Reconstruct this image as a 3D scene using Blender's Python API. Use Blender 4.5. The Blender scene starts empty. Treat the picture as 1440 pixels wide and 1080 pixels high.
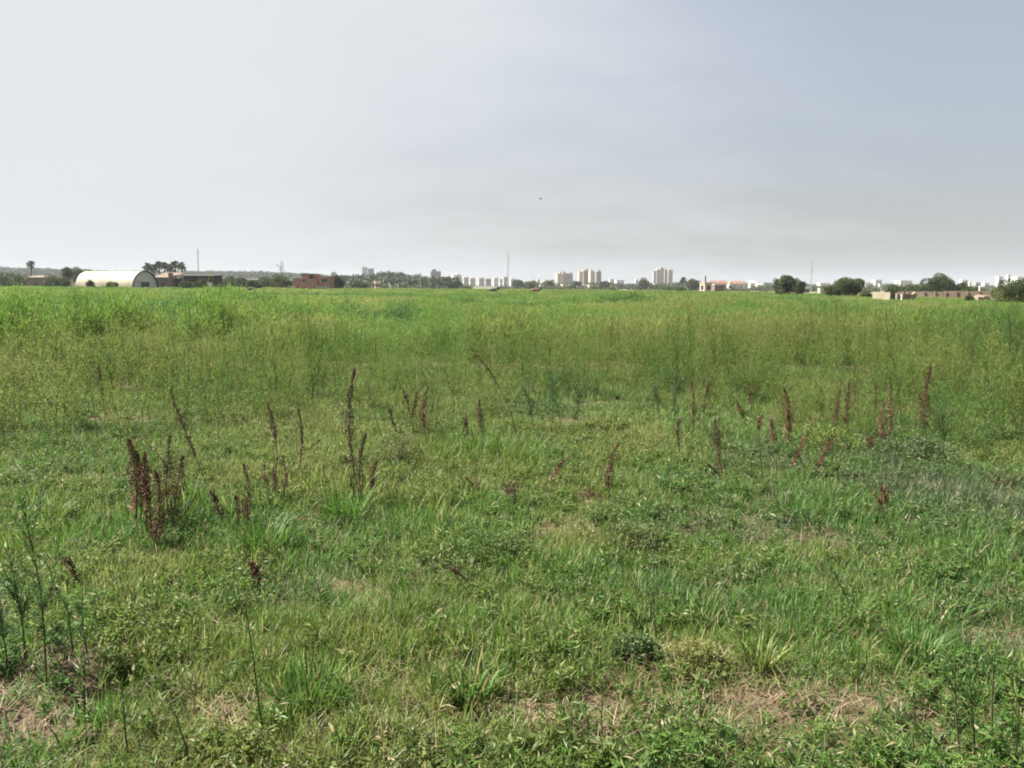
import bpy, math, random
import numpy as np
from mathutils import Matrix, Vector

PI = math.pi
RNG = np.random.default_rng(7)
random.seed(7)
SC = bpy.context.scene
COL = SC.collection

# ------------------------------------------------------------------ camera
F = 1130.0                     # focal length in photo pixels (1440 wide)
CAM_H = 1.6
PITCH = math.atan(137.0 / F)
ROLL = 10.0 / 1440.0
cam_d = bpy.data.cameras.new('camera')
cam_d.sensor_width = 36.0
cam_d.lens = 36.0 * F / 1440.0
cam_d.clip_start = 0.05
cam_d.clip_end = 20000
cam = bpy.data.objects.new('camera', cam_d)
COL.objects.link(cam)
RM = Matrix.Rotation(PI / 2 - PITCH, 4, 'X') @ Matrix.Rotation(ROLL, 4, 'Z')
cam.matrix_world = Matrix.Translation((0, 0, CAM_H)) @ RM
SC.camera = cam
R3 = RM.to_3x3()


def ray(px, py):
    return R3 @ Vector(((px - 720) / F, -(py - 540) / F, -1.0))


def at(px, py, Y):
    d = ray(px, py)
    s = Y / d.y
    return Vector((d.x * s, Y, CAM_H + d.z * s))


def ground(px, py, z=0.0):
    d = ray(px, py)
    s = (z - CAM_H) / d.z
    return Vector((d.x * s, d.y * s, z))


# ------------------------------------------------------------------ noise
_T = np.random.default_rng(3).random((256, 256))


def vn(x, y, sc, seed=0):
    x = np.asarray(x, float) / sc + seed * 17.31
    y = np.asarray(y, float) / sc + seed * 9.77
    xi = np.floor(x).astype(int); yi = np.floor(y).astype(int)
    fx = x - xi; fy = y - yi
    fx = fx * fx * (3 - 2 * fx); fy = fy * fy * (3 - 2 * fy)
    a = _T[xi % 256, yi % 256]; b = _T[(xi + 1) % 256, yi % 256]
    c = _T[xi % 256, (yi + 1) % 256]; d = _T[(xi + 1) % 256, (yi + 1) % 256]
    return (a * (1 - fx) + b * fx) * (1 - fy) + (c * (1 - fx) + d * fx) * fy


def fbm(x, y, sc, seed=0):
    return 0.55 * vn(x, y, sc, seed) + 0.3 * vn(x, y, sc * 0.45, seed + 1) + 0.15 * vn(x, y, sc * 0.2, seed + 2)


def sstep(a, b, v):
    t = np.clip((np.asarray(v, float) - a) / (b - a), 0, 1)
    return t * t * (3 - 2 * t)


# small hollows in the ground
PITS = [(*ground(a, b_)[:2], rx, ry, dp) for a, b_, rx, ry, dp in ((165, 965, .15, .16, .16), (590, 935, .08, .07, .08), (675, 960, .09, .07, .09), (905, 900, .16, .08, .10), (1012, 888, .08, .06, .08), (770, 800, .12, .09, .08), (215, 780, .12, .1, .1))]


def gh(x, y):
    r = np.hypot(x, y)
    f = 1 - sstep(14, 40, r)
    z = (fbm(x, y, 2.2, 5) - 0.5) * 0.14 * f + (fbm(x, y, 0.35, 8) - 0.5) * 0.03 * f
    for px_, py_, rx, ry, dp in PITS:
        z = z - dp * np.exp(-(((x - px_) / rx) ** 2 + ((y - py_) / ry) ** 2) ** 1.5)
    return z


# ------------------------------------------------------------------ mesh builder
class MB:
    def __init__(self):
        self.v = []; self.n = 0; self.f = []; self.a = {}

    def add(self, verts, faces, **attr):
        """verts (N,3); faces list of (M,k) index arrays; attr per vertex (N,) floats"""
        verts = np.asarray(verts, float).reshape(-1, 3)
        for fa in faces:
            fa = np.asarray(fa, int)
            if fa.size:
                self.f.append(fa + self.n)
        k = len(verts)
        for key in set(self.a) | set(attr):
            arrs = self.a.setdefault(key, [np.zeros(self.n)] if self.n else [])
            val = attr.get(key, 0.0)
            arrs.append(np.broadcast_to(np.asarray(val, float), (k,)).copy())
        self.v.append(verts); self.n += k

    def mesh(self, name, mats, smooth=False):
        m = bpy.data.meshes.new(name)
        V = np.concatenate(self.v)
        m.vertices.add(len(V)); m.vertices.foreach_set('co', V.ravel())
        loops = np.concatenate([f.ravel() for f in self.f])
        sizes = np.concatenate([np.full(len(f), f.shape[1]) for f in self.f])
        starts = np.concatenate([[0], np.cumsum(sizes)[:-1]])
        m.loops.add(len(loops)); m.loops.foreach_set('vertex_index', loops)
        m.polygons.add(len(sizes)); m.polygons.foreach_set('loop_start', starts)
        m.update(calc_edges=True)
        m.polygons.foreach_set('use_smooth', np.full(len(sizes), smooth))
        for key, arrs in self.a.items():
            at_ = m.attributes.new(key, 'FLOAT', 'POINT')
            at_.data.foreach_set('value', np.concatenate(arrs))
        for mt in (mats if isinstance(mats, (list, tuple)) else [mats]):
            m.materials.append(mt)
        m.validate()
        return m

    def build(self, name, mats, parent=None, smooth=False):
        o = bpy.data.objects.new(name, self.mesh(name, mats, smooth))
        COL.objects.link(o)
        if parent is not None:
            o.parent = parent
        return o

    # --- shapes
    def box(self, x0, x1, y0, y1, z0, z1, M=None, **attr):
        v = np.array([[x0, y0, z0], [x1, y0, z0], [x1, y1, z0], [x0, y1, z0],
                      [x0, y0, z1], [x1, y0, z1], [x1, y1, z1], [x0, y1, z1]], float)
        if M is not None:
            v = np.array([M @ Vector(p) for p in v])
        self.add(v, [[[0, 3, 2, 1], [4, 5, 6, 7], [0, 1, 5, 4], [1, 2, 6, 5], [2, 3, 7, 6], [3, 0, 4, 7]]], **attr)

    def tube(self, pts, rad, n=6, **attr):
        pts = np.asarray(pts, float)
        rad = np.broadcast_to(np.asarray(rad, float), (len(pts),))
        vs = []
        for i, p in enumerate(pts):
            t = pts[min(i + 1, len(pts) - 1)] - pts[max(i - 1, 0)]
            t = t / (np.linalg.norm(t) + 1e-9)
            u = np.cross(t, [0.31, 0.95, 0.05]); u /= np.linalg.norm(u) + 1e-9
            w = np.cross(t, u)
            for k in range(n):
                a = 2 * PI * k / n
                vs.append(p + rad[i] * (math.cos(a) * u + math.sin(a) * w))
        q = []
        for i in range(len(pts) - 1):
            for k in range(n):
                q.append([i * n + k, i * n + (k + 1) % n, (i + 1) * n + (k + 1) % n, (i + 1) * n + k])
        fs = [q, [list(range(n))[::-1], [(len(pts) - 1) * n + k for k in range(n)]]]
        self.add(vs, fs, **attr)

    def leaves(self, base, dirn, length, width, rng, **attr):
        """diamond leaves (N): base (N,3), dirn (N,3)"""
        base = np.asarray(base, float); N = len(base)
        d = dirn / (np.linalg.norm(dirn, axis=1, keepdims=True) + 1e-9)
        r = rng.normal(size=(N, 3))
        s = np.cross(d, r); s /= np.linalg.norm(s, axis=1, keepdims=True) + 1e-9
        nrm = np.cross(d, s)
        L = np.broadcast_to(length, (N,))[:, None]; W = np.broadcast_to(width, (N,))[:, None]
        mid = base + d * L * 0.45 + nrm * L * 0.06
        tip = base + d * L - nrm * L * 0.04
        V = np.stack([base, mid + s * W / 2, tip, mid - s * W / 2], 1).reshape(-1, 3)
        I = np.arange(N)[:, None] * 4 + np.arange(4)
        self.add(V, [I], **{k: np.repeat(np.broadcast_to(x, (N,)), 4) for k, x in attr.items()})

    def blades(self, base, az, th0, kap, L, W, rng, **attr):
        """curved grass blades"""
        N = len(base)
        p = np.asarray(base, float).copy()
        h = np.stack([np.cos(az), np.sin(az), np.zeros(N)], 1)
        tw = az + PI / 2 + rng.normal(0, 0.5, N)
        sd = np.stack([np.cos(tw), np.sin(tw), np.zeros(N)], 1)
        up = np.array([0, 0, 1.0])
        rows = []
        wprof = [0.8, 1.0, 0.75]
        for k in range(4):
            if k < 3:
                w = (W * wprof[k] / 2)[:, None]
                rows += [p - sd * w, p + sd * w]
            else:
                rows.append(p.copy())
            th = (th0 + kap * (k + 0.5) / 3)[:, None]
            p = p + (h * np.sin(th) + up * np.cos(th)) * (L / 3)[:, None]
        V = np.stack(rows, 1).reshape(-1, 3)
        b = np.arange(N)[:, None] * 7
        q = np.concatenate([b + np.array([0, 1, 3, 2]), b + np.array([2, 3, 5, 4])])
        t = b + np.array([4, 5, 6])
        hh = np.tile(np.array([0, 0, .33, .33, .66, .66, 1.0]), N)
        self.add(V, [q, t], h=hh, **{k: np.repeat(np.broadcast_to(x, (N,)), 7) for k, x in attr.items()})


# ------------------------------------------------------------------ materials
def new_mat(name):
    m = bpy.data.materials.new(name); m.use_nodes = True
    nt = m.node_tree; nt.nodes.clear()
    return m, nt, nt.nodes, nt.links


def N(nt, t, **kw):
    n = nt.nodes.new(t)
    for k, v in kw.items():
        setattr(n, k, v)
    return n


def math_n(nt, op, a, b=None, clamp=False):
    n = N(nt, 'ShaderNodeMath', operation=op); n.use_clamp = clamp
    for i, s in enumerate((a, b)):
        if s is None: continue
        if isinstance(s, (int, float)): n.inputs[i].default_value = s
        else: nt.links.new(s, n.inputs[i])
    return n.outputs[0]


def mix_n(nt, f, a, b, mode='MIX'):
    n = N(nt, 'ShaderNodeMix', data_type='RGBA', blend_type=mode)
    n.clamp_factor = True
    for s, i in ((f, 0), (a, 6), (b, 7)):
        if isinstance(s, (int, float)): n.inputs[i].default_value = s
        elif isinstance(s, tuple): n.inputs[i].default_value = (*s, 1) if len(s) == 3 else s
        else: nt.links.new(s, n.inputs[i])
    return n.outputs[2]


def ramp_n(nt, f, stops):
    n = N(nt, 'ShaderNodeValToRGB')
    e = n.color_ramp.elements
    while len(e) < len(stops): e.new(0.5)
    for el, (p, c) in zip(e, stops):
        el.position = p; el.color = (*c, 1)
    if f is not None: nt.links.new(f, n.inputs[0])
    return n.outputs[0]


def noise_n(nt, vec, scale, detail=4, rough=0.55):
    n = N(nt, 'ShaderNodeTexNoise'); n.inputs['Scale'].default_value = scale
    n.inputs['Detail'].default_value = detail; n.inputs['Roughness'].default_value = rough
    if vec is not None: nt.links.new(vec, n.inputs['Vector'])
    return n.outputs[0]


def veg_mat(name, stops, dry=(0.30, 0.225, 0.11), trans=0.35, inst=True, rough=0.55, spec=0.35):
    """foliage: hue from the tint of each plant, v = leaf to leaf variation, dry = dead leaves"""
    m, nt, nd, lk = new_mat(name)
    ta = N(nt, 'ShaderNodeAttribute', attribute_name='tint', attribute_type='INSTANCER' if inst else 'GEOMETRY')
    va = N(nt, 'ShaderNodeAttribute', attribute_name='v')
    da = N(nt, 'ShaderNodeAttribute', attribute_name='dry')
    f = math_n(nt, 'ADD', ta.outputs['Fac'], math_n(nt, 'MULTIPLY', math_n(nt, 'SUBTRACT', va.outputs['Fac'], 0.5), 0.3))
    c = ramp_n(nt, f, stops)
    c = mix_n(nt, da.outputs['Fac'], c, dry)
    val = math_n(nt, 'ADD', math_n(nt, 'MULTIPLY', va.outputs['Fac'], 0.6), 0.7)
    mc = N(nt, 'ShaderNodeVectorMath', operation='SCALE')
    lk.new(c, mc.inputs[0]); lk.new(val, mc.inputs['Scale'])
    c = mc.outputs[0]
    p = N(nt, 'ShaderNodeBsdfPrincipled'); lk.new(c, p.inputs['Base Color'])
    p.inputs['Roughness'].default_value = rough; p.inputs['Specular IOR Level'].default_value = spec
    t = N(nt, 'ShaderNodeBsdfTranslucent'); lk.new(c, t.inputs['Color'])
    mx = N(nt, 'ShaderNodeMixShader'); mx.inputs[0].default_value = trans
    lk.new(p.outputs[0], mx.inputs[1]); lk.new(t.outputs[0], mx.inputs[2])
    o = N(nt, 'ShaderNodeOutputMaterial'); lk.new(mx.outputs[0], o.inputs[0])
    return m


def surf_mat(name, c1, c2=None, scale=2.0, rough=0.8, spec=0.3, bump=0.0, stretch=None):
    m, nt, nd, lk = new_mat(name)
    p = N(nt, 'ShaderNodeBsdfPrincipled')
    p.inputs['Roughness'].default_value = rough; p.inputs['Specular IOR Level'].default_value = spec
    tc = N(nt, 'ShaderNodeTexCoord'); vec = tc.outputs['Object']
    if stretch:
        mp = N(nt, 'ShaderNodeMapping'); mp.inputs['Scale'].default_value = stretch
        lk.new(vec, mp.inputs[0]); vec = mp.outputs[0]
    n = noise_n(nt, vec, scale, 5, 0.6)
    if c2 is None: c2 = tuple(x * 0.75 for x in c1)
    lk.new(ramp_n(nt, n, [(0.35, c2), (0.65, c1)]), p.inputs['Base Color'])
    if bump:
        b = N(nt, 'ShaderNodeBump'); b.inputs['Strength'].default_value = bump
        lk.new(n, b.inputs['Height']); lk.new(b.outputs[0], p.inputs['Normal'])
    o = N(nt, 'ShaderNodeOutputMaterial'); lk.new(p.outputs[0], o.inputs[0])
    return m


GREENS = [(0.0, (0.055, 0.090, 0.046)), (0.25, (0.062, 0.130, 0.034)), (0.5, (0.074, 0.172, 0.025)),
          (0.75, (0.120, 0.180, 0.032)), (1.0, (0.165, 0.196, 0.048))]
HAZE_D = 0.00017
M_GRASS = veg_mat('grass_leaf', GREENS, dry=(0.36, 0.31, 0.17), trans=0.48, rough=0.5)
WGREENS = [(0.0, (0.058, 0.105, 0.046)), (0.25, (0.072, 0.140, 0.038)), (0.5, (0.094, 0.185, 0.032)),
           (0.75, (0.138, 0.208, 0.040)), (1.0, (0.185, 0.215, 0.060))]
M_WEED = veg_mat('weed_leaf', WGREENS, dry=(0.17, 0.12, 0.065), trans=0.57)
M_PLANT = veg_mat('plant_leaf', GREENS, inst=False, trans=0.35)
M_STRAW = veg_mat('straw', [(0, (0.15, 0.095, 0.060)), (0.5, (0.20, 0.145, 0.085)), (1, (0.27, 0.215, 0.13))], trans=0.2)
M_STEM = surf_mat('green_stem', (0.075, 0.085, 0.03), (0.05, 0.05, 0.022), 30)
M_BSTEM = surf_mat('brown_stem', (0.075, 0.050, 0.028), (0.04, 0.024, 0.015), 40)
M_TREE = veg_mat('tree_leaf', [(0, (0.026, 0.048, 0.013)), (0.5, (0.050, 0.078, 0.017)), (1, (0.100, 0.112, 0.026))], inst=False, trans=0.22, rough=0.6)
M_TREEI = veg_mat('wood_leaf', [(0, (0.032, 0.056, 0.026)), (0.5, (0.055, 0.080, 0.032)), (1, (0.095, 0.105, 0.042))], inst=True, trans=0.2, rough=0.6)
M_BARK = surf_mat('bark', (0.10, 0.075, 0.055), (0.05, 0.038, 0.03), 6)


def seed_mat(name, a, b):
    m, nt, nd, lk = new_mat(name)
    va = N(nt, 'ShaderNodeAttribute', attribute_name='v')
    p = N(nt, 'ShaderNodeBsdfPrincipled'); p.inputs['Roughness'].default_value = 0.75
    p.inputs['Specular IOR Level'].default_value = 0.25
    lk.new(ramp_n(nt, va.outputs['Fac'], [(0.0, b), (0.8, a), (1.0, tuple(x * 2.2 + 0.02 for x in a))]), p.inputs['Base Color'])
    o = N(nt, 'ShaderNodeOutputMaterial'); lk.new(p.outputs[0], o.inputs[0])
    return m


M_SEED = {'brown': seed_mat('brown_seed', (0.118, 0.058, 0.027), (0.036, 0.018, 0.010)),
          'red': seed_mat('red_seed', (0.096, 0.043, 0.024), (0.030, 0.014, 0.009)),
          'dark': seed_mat('dark_seed', (0.086, 0.050, 0.029), (0.026, 0.016, 0.010)),
          'tan': seed_mat('tan_seed', (0.150, 0.085, 0.050), (0.060, 0.034, 0.022))}


# ------------------------------------------------------------------ object helpers
def tag(o, label=None, cat=None, group=None, kind=None):
    if label: o['label'] = label
    if cat: o['category'] = cat
    if group: o['group'] = group
    if kind: o['kind'] = kind
    return o


def thing(name, label, cat, loc=(0, 0, 0), rz=0.0, group=None, scale=None):
    o = bpy.data.objects.new(name, None); COL.objects.link(o)
    o.empty_display_size = 0.2
    o.location = loc; o.rotation_euler = (0, 0, rz)
    if scale: o.scale = (scale,) * 3 if isinstance(scale, (int, float)) else scale
    return tag(o, label, cat, group)


def copy_thing(src, loc, rz=0.0, scale=None, label=None, group=None):
    r = src.copy(); COL.objects.link(r)
    r.location = loc; r.rotation_euler = (0, 0, rz)
    if scale: r.scale = (scale,) * 3 if isinstance(scale, (int, float)) else scale
    if label: r['label'] = label
    if group: r['group'] = group
    for ch in src.children:
        c = ch.copy(); COL.objects.link(c); c.parent = r
        for g in ch.children:
            d = g.copy(); COL.objects.link(d); d.parent = c
    return r


# ------------------------------------------------------------------ scatter (for uncountable stuff only)
def scatter(name, label, meshes, pts, rot, scl, idx, tint):
    n = len(pts)
    m = bpy.data.meshes.new(name)
    m.vertices.add(n); m.vertices.foreach_set('co', np.asarray(pts, float).ravel())
    for nm, ty, val, key in (('rot', 'FLOAT_VECTOR', rot, 'vector'), ('scl', 'FLOAT_VECTOR', scl, 'vector'),
                             ('idx', 'INT', idx, 'value'), ('tint', 'FLOAT', tint, 'value')):
        a = m.attributes.new(nm, ty, 'POINT')
        a.data.foreach_set(key, np.asarray(val).ravel())
    o = bpy.data.objects.new(name, m); COL.objects.link(o)
    tag(o, label, None, None, 'stuff')
    g = bpy.data.node_groups.new(name, 'GeometryNodeTree')
    g.interface.new_socket('Geometry', in_out='INPUT', socket_type='NodeSocketGeometry')
    g.interface.new_socket('Geometry', in_out='OUTPUT', socket_type='NodeSocketGeometry')
    gi = g.nodes.new('NodeGroupInput'); go = g.nodes.new('NodeGroupOutput')
    gti = g.nodes.new('GeometryNodeGeometryToInstance')
    for me in reversed(meshes):
        src = bpy.data.objects.new(me.name, me)
        oi = g.nodes.new('GeometryNodeObjectInfo'); oi.inputs['Object'].default_value = src
        oi.inputs['As Instance'].default_value = False
        g.links.new(oi.outputs['Geometry'], gti.inputs[0])
    iop = g.nodes.new('GeometryNodeInstanceOnPoints')

    def na(nm, ty):
        a = g.nodes.new('GeometryNodeInputNamedAttribute'); a.data_type = ty
        a.inputs[0].default_value = nm
        return a.outputs[0]
    g.links.new(gi.outputs[0], iop.inputs['Points'])
    g.links.new(gti.outputs[0], iop.inputs['Instance'])
    iop.inputs['Pick Instance'].default_value = True
    g.links.new(na('idx', 'INT'), iop.inputs['Instance Index'])
    e2r = g.nodes.new('FunctionNodeEulerToRotation')
    g.links.new(na('rot', 'FLOAT_VECTOR'), e2r.inputs[0])
    g.links.new(e2r.outputs[0], iop.inputs['Rotation'])
    g.links.new(na('scl', 'FLOAT_VECTOR'), iop.inputs['Scale'])
    g.links.new(iop.outputs[0], go.inputs[0])
    md = o.modifiers.new('scatter', 'NODES'); md.node_group = g
    return o


def wedge(n_per_m2, y0, y1, rng, k=0.70, extra=1.2):
    """random ground points in the camera's wedge between two distances"""
    A = k * (y1 * y1 - y0 * y0) + 2 * extra * (y1 - y0)
    n = int(A * n_per_m2)
    n2 = int(n * 1.0)
    ymax_w = k * y1 + extra
    Y = rng.uniform(y0, y1, n2 * 2); X = rng.uniform(-ymax_w, ymax_w, n2 * 2)
    n_box = int(2 * ymax_w * (y1 - y0) * n_per_m2)
    Y = rng.uniform(y0, y1, n_box); X = rng.uniform(-ymax_w, ymax_w, n_box)
    ok = np.abs(X) < k * Y + extra
    return X[ok], Y[ok]


# ------------------------------------------------------------------ light and sky
SUN_EL = math.radians(50); SUN_AZ = math.radians(-78)          # azimuth from +Y, towards -X
sun_d = bpy.data.lights.new('sun', 'SUN'); sun_d.energy = 5.0; sun_d.angle = math.radians(0.6)
sun_d.color = (1.0, 0.95, 0.87)
sun = bpy.data.objects.new('sun', sun_d); COL.objects.link(sun)
to_sun = Vector((math.sin(SUN_AZ) * math.cos(SUN_EL), math.cos(SUN_AZ) * math.cos(SUN_EL), math.sin(SUN_EL)))
sun.rotation_euler = to_sun.to_track_quat('Z', 'Y').to_euler()
sun.location = to_sun * 50

world = bpy.data.worlds.new('World'); SC.world = world; world.use_nodes = True
nt = world.node_tree; nt.nodes.clear()
sky = N(nt, 'ShaderNodeTexSky', sky_type='NISHITA'); sky.sun_disc = False
sky.sun_elevation = SUN_EL; sky.sun_rotation = SUN_AZ
sky.air_density = 1.0; sky.dust_density = 4.5; sky.ozone_density = 1.0; sky.altitude = 0
tc = N(nt, 'ShaderNodeTexCoord')
sep = N(nt, 'ShaderNodeSeparateXYZ'); nt.links.new(tc.outputs['Generated'], sep.inputs[0])
dx, dy, dz = sep.outputs
zz = math_n(nt, 'MAXIMUM', dz, 0.0)
den = math_n(nt, 'ADD', zz, 0.40)
cb = N(nt, 'ShaderNodeCombineXYZ')
nt.links.new(math_n(nt, 'DIVIDE', dx, den), cb.inputs[0]); nt.links.new(math_n(nt, 'DIVIDE', dy, den), cb.inputs[1])
mp = N(nt, 'ShaderNodeMapping'); mp.inputs['Rotation'].default_value = (0, 0, math.radians(35))
mp.inputs['Scale'].default_value = (0.5, 1.1, 1); nt.links.new(cb.outputs[0], mp.inputs[0])
n1 = noise_n(nt, mp.outputs[0], 0.9, 6, 0.52)
n2 = noise_n(nt, mp.outputs[0], 4.0, 6, 0.6)
# veil of high cloud over the left of the sky, thinning to the right
side = math_n(nt, 'ADD', math_n(nt, 'MULTIPLY', dx, -0.75), 0.72)
side = math_n(nt, 'ADD', side, math_n(nt, 'MULTIPLY', math_n(nt, 'SUBTRACT', n1, 0.5), 2.0))
side = math_n(nt, 'ADD', side, math_n(nt, 'MULTIPLY', math_n(nt, 'SUBTRACT', n2, 0.5), 0.42))
# the thin cloud ends towards the upper right, where clear sky shows
clear = math_n(nt, 'MULTIPLY', math_n(nt, 'MAXIMUM', math_n(nt, 'ADD', dx, 0.05), 0.0), math_n(nt, 'MAXIMUM', math_n(nt, 'SUBTRACT', zz, 0.10), 0.0))
side = math_n(nt, 'SUBTRACT', side, math_n(nt, 'MULTIPLY', clear, 6.5))
mr = N(nt, 'ShaderNodeMapRange', interpolation_type='SMOOTHSTEP')
nt.links.new(side, mr.inputs[0]); mr.inputs[1].default_value = 0.0; mr.inputs[2].default_value = 1.0
mr.inputs[3].default_value = 0.20; mr.inputs[4].default_value = 1.0
lowhaze = math_n(nt, 'POWER', math_n(nt, 'SUBTRACT', 1.0, zz, True), 9.0)
mask = math_n(nt, 'MAXIMUM', mr.outputs[0], math_n(nt, 'MULTIPLY', lowhaze, 0.86))
VEIL = (4.45, 4.62, 4.74)
veil = N(nt, 'ShaderNodeRGB'); veil.outputs[0].default_value = (*VEIL, 1)
hs = N(nt, 'ShaderNodeHueSaturation'); hs.inputs['Saturation'].default_value = 0.72; hs.inputs['Value'].default_value = 0.95
nt.links.new(sky.outputs[0], hs.inputs['Color'])
sk = mix_n(nt, mask, hs.outputs[0], veil.outputs[0])
bg = N(nt, 'ShaderNodeBackground'); bg.inputs['Strength'].default_value = 0.05
nt.links.new(sk, bg.inputs[0])
wo = N(nt, 'ShaderNodeOutputWorld'); nt.links.new(bg.outputs[0], wo.inputs[0])

SC.view_settings.view_transform = 'Standard'; SC.view_settings.look = 'None'
SC.view_settings.gamma = 1.0; SC.view_settings.exposure = 1.80
SC.render.engine = 'CYCLES'
cy = SC.cycles
cy.max_bounces = 6; cy.diffuse_bounces = 3; cy.glossy_bounces = 2; cy.transmission_bounces = 4
cy.volume_bounces = 0; cy.use_denoising = True; cy.denoiser = 'OPENIMAGEDENOISE'; cy.caustics_reflective = False; cy.caustics_refractive = False
cy.pixel_filter_type = 'BLACKMAN_HARRIS'; cy.filter_width = 1.9

# ------------------------------------------------------------------ ground sheet
BARE = [(ground(780, 1012), 0.40, 0.19, 1.0), (ground(1130, 990), 0.36, 0.17, .85), (ground(40, 985), 0.36, 0.30, 1.0),
        (ground(80, 940), 0.25, 0.30, 1.0), (ground(60, 1040), .22, .14, .7), (ground(985, 945), 0.45, 0.10, .8), (ground(845, 1040), .3, .08, .6),
        (ground(1000, 1010), .55, .14, .55), (ground(240, 865), .35, .2, .6), (ground(1285, 690), .5, .35, .4), (ground(340, 990), .10, .14, .6),
        (ground(1280, 1010), .4, .14, .5), (ground(820, 640), .7, .5, .35), (ground(1060, 655), .7, .5, .35), (ground(690, 690), .6, .4, .4),
        (ground(165, 965), .13, .15, .9), (ground(905, 902), .14, .07, .7), (ground(675, 962), .07, .06, .8), (ground(590, 937), .07, .05, .7), (ground(520, 870), .10, .12, .6), (ground(1420, 915), .2, .2, .6), (ground(1050, 770), .3, .2, .5), (ground(640, 660), .4, .3, .4)]


def bare(x, y):
    b = np.zeros_like(np.asarray(x, float))
    jx = x + (fbm(x, y, 0.25, 21) - 0.5) * 0.35; jy = y + (fbm(x, y, 0.25, 22) - 0.5) * 0.3
    for p, rx, ry, s in BARE:
        d = np.hypot((jx - p.x) / rx, (jy - p.y) / ry)
        b = np.maximum(b, s * (1 - sstep(0.65, 1.25, d)))
    return b


def make_ground():
    rings = np.concatenate([np.concatenate([np.linspace(0.3, 1.7, 12), np.linspace(1.75, 5, 110), np.linspace(5.08, 12, 70)]), 12 * (2450 / 12) ** (np.linspace(0, 1, 90)[1:])])
    fine = np.linspace(-0.72, 0.72, 240)
    rest = np.linspace(0.72, 2 * PI - 0.72, 50)[1:-1]
    ang = np.concatenate([fine, rest])
    R, A = np.meshgrid(rings, ang, indexing='ij')
    X = R * np.sin(A); Y = R * np.cos(A)
    Z = gh(X, Y)
    nr, na_ = R.shape
    i, j = np.meshgrid(np.arange(nr - 1), np.arange(na_), indexing='ij')
    j2 = (j + 1) % na_
    q = np.stack([i * na_ + j, i * na_ + j2, (i + 1) * na_ + j2, (i + 1) * na_ + j], -1).reshape(-1, 4)
    b = MB()
    b.add(np.stack([X, Y, Z], -1).reshape(-1, 3), [q, [list(range(na_))[::-1]]], bare=bare(X, Y).ravel())
    m, nt, nd, lk = new_mat('soil')
    geo = N(nt, 'ShaderNodeNewGeometry'); pos = geo.outputs['Position']
    n_a = noise_n(nt, pos, 7, 6, 0.65); n_b = noise_n(nt, pos, 45, 5, 0.6); n_c = noise_n(nt, pos, 0.02, 4)
    soil = ramp_n(nt, n_b, [(0.3, (0.046, 0.033, 0.021)), (0.55, (0.108, 0.077, 0.050)), (0.75, (0.18, 0.140, 0.092))])
    thatch = ramp_n(nt, n_a, [(0.35, (0.055, 0.050, 0.024)), (0.65, (0.13, 0.105, 0.05))])
    ba = N(nt, 'ShaderNodeAttribute', attribute_name='bare')
    c = mix_n(nt, ba.outputs['Fac'], thatch, soil)
    far = ramp_n(nt, n_c, [(0.35, (0.10, 0.115, 0.04)), (0.6, (0.20, 0.17, 0.085))])
    ln = N(nt, 'ShaderNodeVectorMath', operation='LENGTH'); lk.new(pos, ln.inputs[0])
    mrr = N(nt, 'ShaderNodeMapRange'); lk.new(ln.outputs['Value'], mrr.inputs[0])
    mrr.inputs[1].default_value = 120; mrr.inputs[2].default_value = 260
    c = mix_n(nt, mrr.outputs[0], c, far)
    p = N(nt, 'ShaderNodeBsdfPrincipled'); lk.new(c, p.inputs['Base Color']); p.inputs['Roughness'].default_value = 0.95
    p.inputs['Specular IOR Level'].default_value = 0.15
    bp = N(nt, 'ShaderNodeBump'); bp.inputs['Strength'].default_value = 0.7; bp.inputs['Distance'].default_value = 0.02
    lk.new(n_b, bp.inputs['Height']); lk.new(bp.outputs[0], p.inputs['Normal'])
    o = N(nt, 'ShaderNodeOutputMaterial'); lk.new(p.outputs[0], o.inputs[0])
    g = b.build('ground', m, smooth=True)
    tag(g, 'reddish brown soil and thatch under the grass of the field', None, None, 'structure')


make_ground()


# ------------------------------------------------------------------ grass and herbs near the camera
def lawn_mesh(k):
    r = np.random.default_rng(100 + k); b = MB(); n = 46
    rr = 0.10 * np.sqrt(r.random(n)); a = r.uniform(0, 2 * PI, n)
    base = np.stack([rr * np.cos(a), rr * np.sin(a), np.full(n, -0.004)], 1)
    L = r.uniform(0.035, 0.105, n); W = r.uniform(0.0026, 0.0048, n)
    dry = (r.random(n) < 0.20) * r.uniform(0.4, 1, n)
    b.blades(base, r.uniform(0, 2 * PI, n), np.abs(r.normal(0.45, 0.35, n)), r.normal(0.7, 0.5, n), L, W, r, v=r.random(n), dry=dry)
    return b.mesh('lawn_tuft', M_GRASS)


def tall_grass_mesh(k):
    r = np.random.default_rng(200 + k); b = MB(); n = 30
    rr = 0.06 * np.sqrt(r.random(n)); a = r.uniform(0, 2 * PI, n)
    base = np.stack([rr * np.cos(a), rr * np.sin(a), np.full(n, -0.004)], 1)
    L = r.uniform(0.06, 0.18, n); W = r.uniform(0.0028, 0.0056, n)
    dry = (r.random(n) < 0.10) * r.uniform(0.5, 1, n)
    b.blades(base, a + r.normal(0, 0.8, n), np.abs(r.normal(0.12, 0.16, n)), np.abs(r.normal(0.6, 0.5, n)), L, W, r, v=r.random(n), dry=dry)
    return b.mesh('grass_tuft', M_GRASS)


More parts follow.
